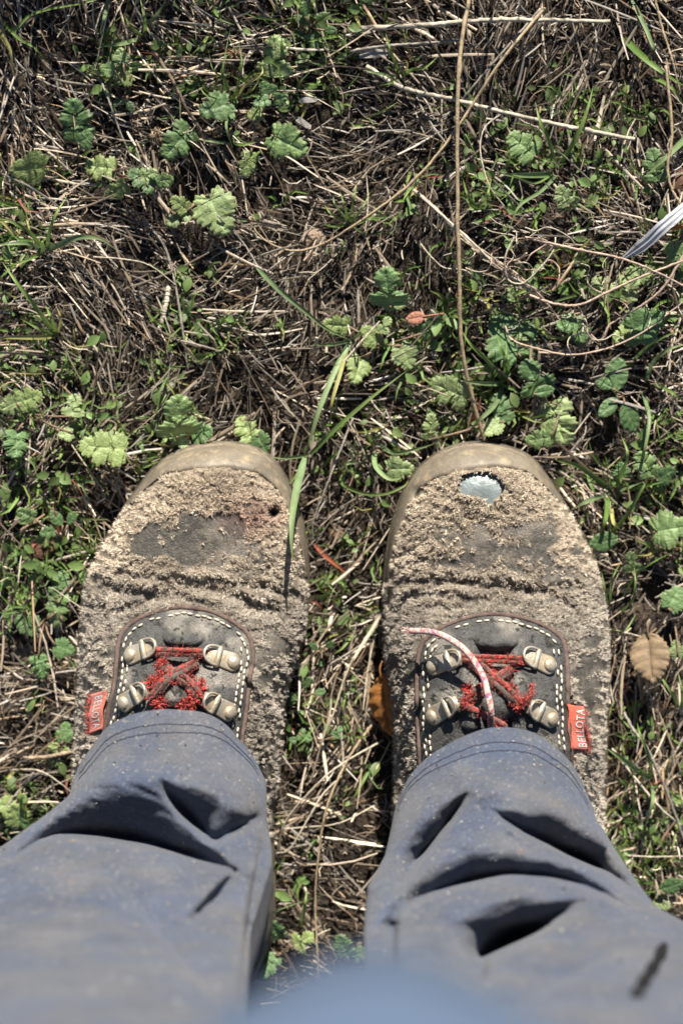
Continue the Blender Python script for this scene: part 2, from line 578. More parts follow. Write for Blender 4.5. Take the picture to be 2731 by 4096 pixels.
def bootcol(b, x, y):
    f = fuzzmask(b, x, y)[:, None]
    n = vnoise(x / 30, y / 30, 41, 4, .65)[:, None]
    n2 = vnoise(x / 120, y / 100, 42, 3)[:, None]
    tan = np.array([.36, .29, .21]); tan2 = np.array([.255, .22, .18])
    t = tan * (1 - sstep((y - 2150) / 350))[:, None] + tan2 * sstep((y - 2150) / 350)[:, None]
    dark = np.array([.105, .096, .082]) * (.55 + .9 * n) + np.array([.10, .09, .075]) * sstep((n2 - .5) / .2)
    sc_ = sstep((vnoise(x / 9, y / 6, 48, 2) - .50) / .14)[:, None] * sstep((n2 + n * .5 - .62) / .2)
    dark = dark * (1 - .6 * sc_) + np.array([.25, .205, .155]) * .6 * sc_
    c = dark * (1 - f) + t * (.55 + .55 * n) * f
    inf = inpoly(x, y, b.fc)
    fcol = np.array([.085, .083, .080]) * (.6 + .8 * n) + np.array([.17, .15, .12]) * sstep((n2 - .45) / .25) * (.5 + n * .6)
    peel = sstep((vnoise(x / 28, y / 20, 47, 3, .7) - .66) / .03)[:, None]
    fcol = fcol * (1 - peel) + np.array([.03, .028, .025]) * peel
    c = np.where(inf[:, None], fcol, c)
    red = np.exp(-(((x - 1010) / 130) ** 2 + ((y - 2060) / 70) ** 2))[:, None] if b.side == 'L' else np.zeros((len(x), 1))
    c = c * (1 - .5 * red) + np.array([.20, .10, .085]) * .5 * red
    for cx, cy, r, h in b.holes:
        k = np.exp(-(((x - cx) ** 2 + (y - cy) ** 2) / (r * .8) ** 2))[:, None]
        c = c * (1 - .95 * k)
    # worn patch beside the strap: dark film flaking off pale cloth
    for st in b.straps:
        dx, s, t_, ov = dpoly(x, y, st)
        k = (np.exp(-((dx - 75) / 40) ** 2) * sstep((y - 2780) / 60) * (~inf))[:, None]
        fl = sstep((vnoise(x / 40, y / 60, 52, 3) - .52) / .04)[:, None]
        c = c * (1 - k) + k * (np.array([.03, .03, .028]) * (1 - fl) + np.array([.34, .28, .20]) * fl)
    return np.clip(c, 0.01, 1)


def boot_grid(b):
    """rows across the outline, packed near the toe"""
    v = np.r_[np.linspace(0, 1, 90)[:-1] ** 1.8 * 260 + b.ymin + .5, np.arange(b.ymin + 260, 3300, 4.5), np.linspace(3300, 4060, 40)]
    o = b.out
    xs = []
    for y in v:
        c = []
        for i in range(len(o)):
            y0, y1 = o[i, 1], o[(i + 1) % len(o), 1]
            if (y0 <= y) != (y1 <= y):
                c.append(o[i, 0] + (o[(i + 1) % len(o), 0] - o[i, 0]) * (y - y0) / (y1 - y0))
        xs.append((min(c), max(c)))
    xs = np.array(xs)
    u = np.linspace(-1, 1, 230)
    u = np.sign(u) * (1 - (1 - np.abs(u)) ** 1.25)
    X = xs[:, :1] + (xs[:, 1:] - xs[:, :1]) * (u + 1)[None, :] / 2
    Y = np.repeat(v[:, None], len(u), 1)
    return X, Y


def eyelet(b, root, riv, slv, ring):
    riv, slv, ring = (np.array(k, float) for k in (riv, slv, ring))
    def at(p, h=0):
        return P(p[0], p[1], float(bootz(b, np.array([p[0]]), np.array([p[1]]))[0]) + h)
    A = at(riv, .0018); Bq = at(slv, .0022)
    ax_ = Bq - A; Ln = np.linalg.norm(ax_); ax_ /= Ln
    # local surface normal from three samples
    pr = riv + np.array([-(slv - riv)[1], (slv - riv)[0]]) / np.linalg.norm(slv - riv) * 28
    c1 = at(pr, .0018) - A
    nz = np.cross(ax_, c1); nz /= np.linalg.norm(nz)
    if nz[2] < 0:
        nz = -nz
    nz = nz * .7 + np.array([0, 0, .3]); nz -= ax_ * (nz @ ax_); nz /= np.linalg.norm(nz)
    sd = np.cross(nz, ax_)
    F3 = np.stack([ax_, sd, nz], 1)
    tf = lambda V: np.asarray(V) @ F3.T + A
    # plate: rounded tab, bevelled edge
    hw = .0048; th = .0011
    ol = [(-.0040 + .0040 * (1 - math.cos(a)) , 0) for a in ()]
    pts = []
    for a in np.linspace(math.pi / 2, 3 * math.pi / 2, 11):
        pts.append((math.cos(a) * .0040, math.sin(a) * hw))
    pts += [(Ln * .5, -hw * .94), (Ln + .0062, -hw * .72), (Ln + .0066, 0), (Ln + .0062, hw * .72), (Ln * .5, hw * .94)]
    pts = np.array(pts)
    cen = np.array([Ln * .4, 0])
    rings_ = []
    for k, h in ((1.0, -th), (1.0, th * .2), (.95, th * .75), (.84, th)):
        rings_.append(np.c_[cen + (pts - cen) * k, np.full(len(pts), h)])
    V = np.vstack(rings_ + [np.array([[cen[0], 0, th]])])
    n = len(pts); F = [grid_faces(4, n, True)]
    j = np.arange(n); F.append(np.stack([3 * n + j, 3 * n + (j + 1) % n, np.full(n, 4 * n)], 1))
    base = part('eyelet_plate', tf(V), F, M['metal'], root)
    # rivet dome
    th_ = np.linspace(0, 2 * math.pi, 16, endpoint=False)
    V = []
    for rr, h in ((.0034, th), (.0033, th + .0007), (.0028, th + .0014), (.0018, th + .0019), (.0007, th + .0021)):
        V.append(np.stack([rr * np.cos(th_), rr * np.sin(th_), np.full(16, h)], 1))
    V = np.vstack(V + [np.array([[0, 0, th + .00215]])])
    j = np.arange(16)
    part('rivet', tf(V), [grid_faces(5, 16, True), np.stack([64 + j, 64 + (j + 1) % 16, np.full(16, 80)], 1)], M['metal'], base)
    # rolled sleeve across the tab
    V, F = tube(np.array([[Ln, -.0046, th + .0003], [Ln, -.0045, th + .0006], [Ln, 0, th + .0007], [Ln, .0045, th + .0006], [Ln, .0046, th + .0003]]), [.0011, .0015, .0015, .0015, .0011], 12)
    part('sleeve', tf(V), F, M['metal'], base)
    # D ring
    rx = .0074
    a = np.linspace(-math.pi / 2, math.pi / 2, 17)
    dpts = [(Ln + .0002, 0, th + .0008), (Ln + .0002, -.0030, th + .0008)] + [(Ln + .0006 + rx * math.cos(t) ** .8 if math.cos(t) > 0 else Ln + .0006, .0046 * math.sin(t), th + .0010 + .0012 * math.cos(t)) for t in a] + [(Ln + .0002, .0030, th + .0008), (Ln + .0002, 0, th + .0008)]
    V, F = tube(resample(np.array(dpts), 34), .00072, 8, cap=False)
    part('ring', tf(V), F, M['metal'], base)


def fibre_clumps(pts, nrm, n_per, length, width, cols, spread=.5, lean=None, r0=.0006):
    """curled fibres growing from pts (K,3) along nrm"""
    K = len(pts)
    idx = np.repeat(np.arange(K), n_per)
    N = len(idx)
    cdir = nrm + (rng.rand(K, 3) - .5) * 1.3
    if lean is not None:
        cdir = cdir + lean
    cdir /= np.linalg.norm(cdir, axis=1)[:, None]
    d = cdir[idx] + (rng.rand(N, 3) - .5) * spread
    d /= np.linalg.norm(d, axis=1)[:, None]
    p = pts[idx] + (rng.rand(N, 3) - .5) * r0 * 2
    Ls = length * (.5 + rng.rand(N))
    curl = (rng.rand(N, 3) - .5) * 1.1
    t = np.array([0, .5, 1.0])
    Cn = p[:, None] + d[:, None] * (Ls[:, None] * t)[..., None] + curl[:, None] * (Ls[:, None] * t ** 2 * .6)[..., None]
    side = np.cross(d, rng.rand(N, 3) - .5); side /= np.linalg.norm(side, axis=1)[:, None] + 1e-9
    side = np.repeat(side[:, None], 3, 1)
    wd = width * (.6 + .8 * rng.rand(N))[:, None] * np.array([1, .85, .35])
    V, F = ribs1(Cn, side, wd)
    c = cols[idx] * (.75 + .5 * rng.rand(N))[:, None]
    return V, F, np.clip(np.repeat(c, 6, 0), 0, 1)


def lace_strand(b, pts, r, hs, n=60, wob=.35, dirt=.45, red=(.46, .050, .032)):
    p = spline(np.c_[np.array(pts, float), hs], n)
    z = bootz(b, p[:, 0], p[:, 1])
    z = np.convolve(np.pad(z, 4, 'edge'), np.ones(9) / 9, 'valid')
    W = P(p[:, 0], p[:, 1], z + p[:, 2])
    V, F = tube(W, r, 10, wob)
    k = np.repeat(np.arange(n), 10)
    nn = vnoise(k * .35 + pts[0][0], np.tile(np.arange(10), n) * .5, 61, 2)
    nn = np.r_[nn, .5, .5]
    m = sstep((nn - (1 - dirt) + .12) / .2)[:, None]
    col = np.array(red) * (1 - m) + np.array([.085, .062, .045]) * m
    # loose wool
    q = W[rng.randint(0, n, 190)] + (rng.rand(190, 3) - .5) * r * 1.5
    c = np.array(red) * (.6 + .8 * rng.rand(190, 1))
    fb = fibre_clumps(q, np.array([[0, .2, .9]]).repeat(190, 0), 2, .0018, .00013, c, 1.6)
    return [(V, F, col), fb]


def frayed_blob(b, x, y, r, n=70, h=.003, red=(.62, .05, .03)):
    z = float(bootz(b, np.array([x]), np.array([y]))[0]) + h
    c0 = P(x, y, z)
    q = c0 + rng.normal(0, r * .45, (n, 3))
    d = (q - c0); d /= np.linalg.norm(d, axis=1)[:, None]
    cc = np.array(red) * (.5 + .9 * rng.rand(n, 1))
    return fibre_clumps(q, d + np.array([0, .1, .5]), 5, .0015, .00022, cc, 1.4)


def text_quad(root, quad, txt, uv0, uv1, b, rev):
    """lettering laid over the tag: quad = four photo corners (TL, TR, BR, BL); reads down (rev False) or up"""
    cu = bpy.data.curves.new('lettering', 'FONT'); cu.body = txt; cu.size = 1.0
    cu.offset = 0.012
    cu.space_character = 1.12
    to = bpy.data.objects.new('lettering_source', cu); C.objects.link(to)
    bpy.context.view_layer.update()
    me0 = bpy.data.meshes.new_from_object(to.evaluated_get(bpy.context.evaluated_depsgraph_get()))
    V = np.array([v.co[:] for v in me0.vertices])
    F = [list(p.vertices) for p in me0.polygons]
    bpy.data.objects.remove(to)
    w0, w1 = V[:, 0].min(), V[:, 0].max(); h1 = V[:, 1].max()
    s = (V[:, 0] - w0) / (w1 - w0); t = V[:, 1] / h1
    if not rev:      # reads downwards, letter tops to the right
        vv = uv0[1] + (uv1[1] - uv0[1]) * s; uu = uv0[0] + (uv1[0] - uv0[0]) * t
    else:            # reads upwards, letter tops to the left
        vv = uv1[1] + (uv0[1] - uv1[1]) * s; uu = uv1[0] + (uv0[0] - uv1[0]) * t
    return V, F, uu, vv


def build_boot(side):
    b = make_boot_data(side)
    BOOT[side] = b
    base = P(b.cx, 2600, 0.0)
    root = thing('work_boot', ('scuffed leather work boot on the left with no hole in its toe' if side == 'L' else
                               'scuffed leather work boot on the right with steel showing through its worn toe'), 'boot', base, 'worn work boots')
    X, Y = boot_grid(b)
    sh = X.shape
    x, y = X.ravel(), Y.ravel()
    Z = bootz(b, x, y, True)
    V = P(x, y, Z)
    # ring under the edge down into the sole
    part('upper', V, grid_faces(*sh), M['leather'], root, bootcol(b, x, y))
    # sole with a lip standing out all round
    o = b.out; n = len(o)
    cx = o.mean(0)
    nr = np.roll(o, -1, 0) - np.roll(o, 1, 0); nr = np.stack([nr[:, 1], -nr[:, 0]], 1); nr /= np.linalg.norm(nr, axis=1)[:, None]
    if ((o + nr * 5 - cx) ** 2).sum() < ((o - cx) ** 2).sum():
        nr = -nr
    b.nr = nr
    rows = []
    for off, z in ((-40, .0150), (-4, .0160), (6, .0150), (9, .0125), (9, .0085), (6, .0075), (9, .006), (8, -.002), (-20, -.006)):
        q = o + nr * off
        rows.append(P(q[:, 0], q[:, 1], z))
    part('sole', np.vstack(rows), grid_faces(len(rows), n, True), M['sole'], root)
    # smooth toe rand
    lo, hi = (150, 0)
    idx = [i for i in range(n) if o[i, 1] < (2320 if (o[i, 0] > b.cx) == (side == 'L') else 2010)]
    seg = o[idx]; sn = nr[idx]
    a0 = np.arange(len(idx)) / (len(idx) - 1)
    # width of the band along the toe
    inner = (seg[:, 0] > b.cx) == (side == 'L')
    bw = 16 + 66 * sstep((1960 - seg[:, 1]) / 170) + np.where(inner, 26 * sstep((2250 - seg[:, 1]) / 200), 0)
    bw = np.convolve(np.pad(bw, 6, 'edge'), np.ones(13) / 13, 'valid')
    bw = bw + 5 * (vnoise(a0 * 40, a0 * 0, 66, 2) - .5)
    rows = []
    ks = np.linspace(0, 1, 9)
    for i, k in enumerate(ks):
        q = seg - sn * (bw * k)[:, None]
        z = bootz(b, q[:, 0], q[:, 1]) + .0016 * math.sin(math.pi * min(k * 1.0 + .12, 1)) ** .5 + (.0012 if k < .999 else -.001)
        if i == 0:
            q = seg + sn * 2; z = np.full(len(seg), .016)
        rows.append(P(q[:, 0], q[:, 1], z))
    part('toe_rand', np.vstack(rows), grid_faces(len(ks), len(seg)), M['rand'], root)
    # fibres of the scuffed suede
    K = 40000
    fx = rng.uniform(o[:, 0].min(), o[:, 0].max(), K * 2); fy = rng.uniform(o[:, 1].min() + 20, 3350, K * 2)
    ok = inpoly(fx, fy, o)
    d, _, ti, _ = dpoly(fx, fy, seg)
    bwi = np.interp(ti, np.arange(len(seg)), bw)
    ok &= (d > bwi + 1)
    tuft = sstep((vnoise(fx / 15, fy / 12, 71, 2) - .40) / .16)
    ok &= fuzzmask(b, fx, fy) * tuft > rng.rand(len(fx)) * .9 + .03
    dtag = (((fx - (392 if side == 'L' else 2306)) / 48) ** 2 + ((fy - (2850 if side == 'L' else 2912)) / 105) ** 2)
    ok &= dtag > 1
    for hx_, hy_, hr_, hh_ in b.holes:
        ok &= (fx - hx_) ** 2 + (fy - hy_) ** 2 > (hr_ * 1.1) ** 2
    fx, fy = fx[ok], fy[ok]
    z0 = bootz(b, fx, fy, True)
    e = 4
    pz = P(fx, fy, z0); px_ = P(fx + e, fy, bootz(b, fx + e, fy)); py_ = P(fx, fy + e, bootz(b, fx, fy + e))
    p0 = P(fx, fy, bootz(b, fx, fy))
    nm = np.cross(px_ - p0, py_ - p0); nm /= np.linalg.norm(nm, axis=1)[:, None]
    nm *= np.sign(nm[:, 2])[:, None]
    n1 = vnoise(fx / 60, fy / 60, 72, 2)[:, None]
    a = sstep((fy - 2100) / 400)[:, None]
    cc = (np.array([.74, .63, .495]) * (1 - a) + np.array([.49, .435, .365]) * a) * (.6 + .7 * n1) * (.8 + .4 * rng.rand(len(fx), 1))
    if side == 'L':
        red = np.exp(-(((fx - 1010) / 120) ** 2 + ((fy - 2070) / 70) ** 2))[:, None]
        cc = cc * (1 - .25 * red * np.array([.3, 1, 1]))
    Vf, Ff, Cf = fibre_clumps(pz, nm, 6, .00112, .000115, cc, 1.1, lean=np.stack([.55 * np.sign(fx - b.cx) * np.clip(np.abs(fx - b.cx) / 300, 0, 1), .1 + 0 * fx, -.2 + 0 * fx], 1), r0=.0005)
    part('scuffed_fibres', Vf, Ff, M['fuzz'], root, Cf, kind='stuff')
    # piping and stitching of the facing
    fc = resample(b.fc, 200)
    W = P(fc[:, 0], fc[:, 1], bootz(b, fc[:, 0], fc[:, 1]) + .0012)
    Vp, Fp = tube(W, .00125, 8, .4)
    part('piping', Vp, Fp, M['piping'], root)
    cen = np.array([b.cx, 2900.])
    T = np.gradient(fc, axis=0); T /= np.linalg.norm(T, axis=1)[:, None]
    Nn = np.stack([-T[:, 1], T[:, 0]], 1)
    if ((fc + Nn - cen) ** 2).sum() > ((fc - cen) ** 2).sum():
        Nn = -Nn
    st = []
    for off, ymin_, ymax_ in ((24, 0, 3200), (44, 2580, 3200)):
        line = resample(fc + Nn * off, 74)
        for i in range(0, 73):
            p0_, p1_ = line[i], line[i + 1]
            if not (ymin_ < p0_[1] < ymax_):
                continue
            dlt = p1_ - p0_
            q = np.array([p0_ + dlt * k for k in (.08, .25, .55, .8, .92)]) + rng.normal(0, 2.2, 2)
            zz = bootz(b, q[:, 0], q[:, 1]) + np.array([0, .0007, .0010, .0007, 0])
            if rng.rand() < .13:
                continue
            st.append(tube(P(q[:, 0], q[:, 1], zz), np.array([.25, .8, 1, .8, .25]) * .00060, 6))
    Vs, Fs = merge(st)
    part('stitching', Vs, Fs, M['thread'], root)
    # metal eyelets
    if side == 'L':
        E = [((525, 2621), (581, 2601), (615, 2601)), ((930, 2648), (869, 2628), (836, 2621)),
             ((498, 2812), (551, 2778), (585, 2788)), ((916, 2849), (853, 2815), (819, 2802))]
    else:
        E = [((1734, 2664), (1798, 2644), (1835, 2651)), ((2193, 2661), (2139, 2638), (2106, 2641)),
             ((1731, 2865), (1795, 2829), (1828, 2832)), ((2203, 2875), (2150, 2845), (2113, 2845))]
    for e_ in E:
        eyelet(b, root, *e_)
    # laces
    parts_ = []
    r = .00125
    if side == 'L':
        parts_ += lace_strand(b, [(612, 2596), (660, 2600), (720, 2601), (780, 2602), (826, 2610)], r, [.003, .006, .0075, .007, .004])
        parts_ += lace_strand(b, [(615, 2612), (660, 2616), (720, 2617), (780, 2619), (824, 2624)], r, [.003, .006, .007, .006, .003], dirt=.6)
        parts_ += lace_strand(b, [(790, 2640), (750, 2660), (703, 2683), (657, 2716), (622, 2760), (598, 2792)], r, [.003, .006, .010, .009, .006, .003])
        parts_ += lace_strand(b, [(795, 2656), (752, 2678), (706, 2700), (664, 2732), (634, 2772), (602, 2800)], r, [.003, .006, .009, .008, .005, .003], dirt=.75)
        parts_ += lace_strand(b, [(640, 2640), (672, 2665), (713, 2693), (759, 2722), (792, 2762), (806, 2796)], r, [.003, .005, .007, .007, .006, .003])
        parts_ += lace_strand(b, [(636, 2655), (665, 2682), (706, 2712), (746, 2742), (778, 2778), (800, 2806)], r, [.003, .005, .006, .006, .005, .003], dirt=.7)
        for x_, y_, rr in ((611, 2730, .0030), (650, 2700, .0025), (642, 2812, .0032), (736, 2816, .0028), (764, 2828, .0026), (785, 2786, .0038), (750, 2716, .0028), (655, 2660, .0026), (800, 2745, .0024)):
            parts_.append(frayed_blob(b, x_, y_, rr, 60, .004))
    else:
        parts_ += lace_strand(b, [(1850, 2622), (1900, 2626), (1970, 2628), (2040, 2630), (2092, 2634)], r * .9, [.003, .006, .0075, .007, .004])
        parts_ += lace_strand(b, [(1852, 2640), (1900, 2644), (1970, 2645), (2040, 2648), (2092, 2652)], r * .9, [.003, .006, .007, .006, .003], dirt=.5)
        parts_ += lace_strand(b, [(1895, 2640), (1932, 2664), (1973, 2702), (2020, 2740), (2062, 2782), (2085, 2815)], r, [.003, .007, .009, .007, .005, .003])
        parts_ += lace_strand(b, [(1885, 2655), (1920, 2684), (1962, 2722), (2005, 2758), (2045, 2798), (2075, 2826)], r, [.003, .006, .008, .006, .005, .003], dirt=.7)
        parts_ += lace_strand(b, [(2050, 2664), (2010, 2688), (1965, 2714), (1912, 2750), (1876, 2788), (1850, 2830)], r, [.003, .006, .009, .008, .005, .003])
        parts_ += lace_strand(b, [(2052, 2680), (2015, 2706), (1972, 2732), (1925, 2764), (1890, 2800)], r, [.003, .005, .008, .006, .003], dirt=.7)
        parts_ += lace_strand(b, [(1850, 2826), (1880, 2832), (1920, 2852), (1960, 2872), (2020, 2905)], r * 1.2, [.003, .005, .006, .005, .003])
        parts_ += lace_strand(b, [(2062, 2822), (2096, 2808), (2118, 2778), (2124, 2737)], r * .8, [.003, .005, .008, .010], dirt=.05, n=40)
        for x_, y_, rr in ((1880, 2760, .0034), (1940, 2672, .0026), (1960, 2700, .0028), (2070, 2812, .003), (1975, 2892, .0024), (1865, 2800, .0026), (2040, 2760, .0022)):
            parts_.append(frayed_blob(b, x_, y_, rr, 60, .004))
    Vl, Fl, Cl = merge(parts_)
    part('lace', Vl, Fl, M['lace'], root, Cl)
    # brand tag on the outer side
    quad = [(362, 2778), (427, 2760), (408, 2918), (356, 2938)] if side == 'L' else [(2267, 2817), (2334, 2826), (2346, 3004), (2279, 2998)]
    quad = np.array(quad, float)

    def on_tag(u, v, h):
        u = np.asarray(u); v = np.asarray(v)
        q = (quad[0] * ((1 - u) * (1 - v))[..., None] + quad[1] * (u * (1 - v))[..., None] + quad[2] * (u * v)[..., None] + quad[3] * ((1 - u) * v)[..., None])
        q = q + np.stack([4 * np.sin(v * 9), 0 * v], -1)
        qa = (quad[0] + (quad[3] - quad[0]) * v[..., None]); qb = (quad[1] + (quad[2] - quad[1]) * v[..., None])
        za = bootz(b, qa[..., 0], qa[..., 1]); zb_ = bootz(b, qb[..., 0], qb[..., 1])
        return P(q[..., 0], q[..., 1], np.maximum(za, za * 0) * (1 - u) + zb_ * u + .0022 + .0006 * np.sin(u * 3.1) + h)
    U, Vv = np.meshgrid(np.linspace(0, 1, 9), np.linspace(0, 1, 17))
    top = on_tag(U, Vv, .0006).reshape(-1, 3); bot = on_tag(U, Vv, -.0006).reshape(-1, 3)
    F = [grid_faces(17, 9), grid_faces(17, 9, base=153)[:, ::-1]]
    rim = list(range(9)) + [8 + 9 * i for i in range(1, 17)] + [152 - i for i in range(1, 9)] + [144 - 9 * i for i in range(1, 16)]
    rim = np.array(rim)
    F.append(np.stack([rim, rim + 153, np.roll(rim, -1) + 153, np.roll(rim, -1)], 1))
    tg = part('cloth_tag', np.vstack([top, bot]), F, M['tagcloth'], root, label='orange-red cloth tag lettered BELLOTA')
    if side == 'L':
        Vt, Ft, uu, vv = text_quad(root, quad, 'BELLOTA', (.24, .09), (.72, .90), b, False)
    else:
        Vt, Ft, uu, vv = text_quad(root, quad, 'BELLOTA', (.46, .07), (.93, .92), b, True)
    W = on_tag(uu, vv, .0010)
    me = bpy.data.meshes.new('lettering')
    me.from_pydata([tuple(k) for k in (W - np.array(root.location))], [], Ft)
    me.materials.append(M['tagtext'])
    link('lettering', me, tg)
    # loose red threads by the tag
    q0 = on_tag(np.full(40, 0.0 if side == 'L' else 1.0), rng.rand(40), .0005)
    Vr, Fr, Cr = fibre_clumps(q0, np.array([[-.6 if side == 'L' else .6, .1, .5]]).repeat(40, 0), 4, .0026, .00011, np.array([[.6, .07, .04]]).repeat(40, 0), 1.4)
    part('loose_thread', Vr, Fr, M['lace'], root, Cr)
    if side == 'R':
        # steel toe cap below the hole
        gx, gy = np.meshgrid(np.linspace(1815, 2035, 30), np.linspace(1870, 2035, 24))
        z = bootz(b, gx.ravel() * 0 + gx.ravel(), gy.ravel())
        b2 = make_boot_data('R'); b2.side = 'X'
        z = bootz(b2, gx.ravel(), gy.ravel()) - .0022
        part('steel_toe_cap', P(gx.ravel(), gy.ravel(), z), grid_faces(24, 30), M['steel'], root)
        # pink braided cord
        cp = [(1961, 2935, .004), (1962, 2911, .009), (1962, 2845, .014), (1952, 2787, .017), (1932, 2712, .019), (1898, 2650, .020), (1849, 2592, .022), (1778, 2546, .022), (1716, 2527, .021), (1641, 2523, .020)]
        p = spline(np.array(cp, float), 150)
        z = bootz(b2, p[:, 0], p[:, 1]); z = np.convolve(np.pad(z, 20, 'edge'), np.ones(41) / 41, 'valid')
        W = P(p[:, 0], p[:, 1], z + p[:, 2])
        n_, s_ = 150, 12
        k = np.arange(n_)[:, None] + 0 * np.arange(s_)[None]; a_ = np.arange(s_)[None] + 0 * k
        lump = 1 + .13 * np.sin(k * 1.05 + a_ * math.pi / 3 * 1.0) * np.cos(k * 1.05 - a_ * math.pi / 3)
        V, F = tube(W, .00155, s_)
        Vc = V[:n_ * s_].reshape(n_, s_, 3); Vc = W[:, None] + (Vc - W[:, None]) * lump[..., None]
        V = np.vstack([Vc.reshape(-1, 3), V[n_ * s_:]])
        pal = np.array([[.72, .52, .44], [.68, .16, .17], [.75, .60, .50], [.33, .10, .30], [.70, .28, .26], [.60, .68, .62]])
        tb = np.random.RandomState(3).choice(6, (80, 16), p=[.26, .22, .22, .08, .16, .06])
        ci = tb[(np.floor((k + a_ * .8) / 2.1).astype(int)) % 80, (np.floor(a_ / 2 + k * .12)).astype(int) % 16].ravel()
        col = np.vstack([pal[ci], pal[:2]])
        Vx, Fx, Cx = fibre_clumps(np.repeat(W[-1:], 22, 0), np.array([[-1., .1, .0]]).repeat(22, 0), 3, .0028, .0002, np.array([[.75, .5, .45]]).repeat(22, 0), .5)
        Vm, Fm, Cm = merge([(V, F, col), (Vx, Fx, Cx)])
        part('braided_cord', Vm, Fm, M['lace'], root, Cm, label='pink and white braided lace end curving over the eyelets')
    return root


bootL = build_boot('L')
bootR = build_boot('R')

# ------------------------------------------------------------------ the wearer's trousers
person = thing('person', 'person in dusty blue-grey work trousers standing in the two boots', 'person', (0, -.12, 0))


def fold_field(x, y, feats):
    z = np.zeros_like(x)
    for f in feats:
        kind, poly = f[0], f[1]
        amp = np.asarray(f[2], float)
        d, s, t, ov = dpoly(x, y, poly)
        n = len(poly)
        a = np.interp(t, np.linspace(0, n - 1, len(np.atleast_1d(amp))), np.atleast_1d(amp))
        fall = np.exp(-(ov / f[-1]) ** 2)
        if kind == 'r':
            z = z + a * fall * np.exp(-(d / (f[3] * 1.22)) ** 2)
        else:
            wv, D = f[3], f[4]
            z = z + a * fall * sstep(s / wv + .5) * (1 - sstep(s / D))
    return z


def xy_at(poly, y):
    p = np.array(poly, float)
    return np.interp(y, p[:, 1], p[:, 0])


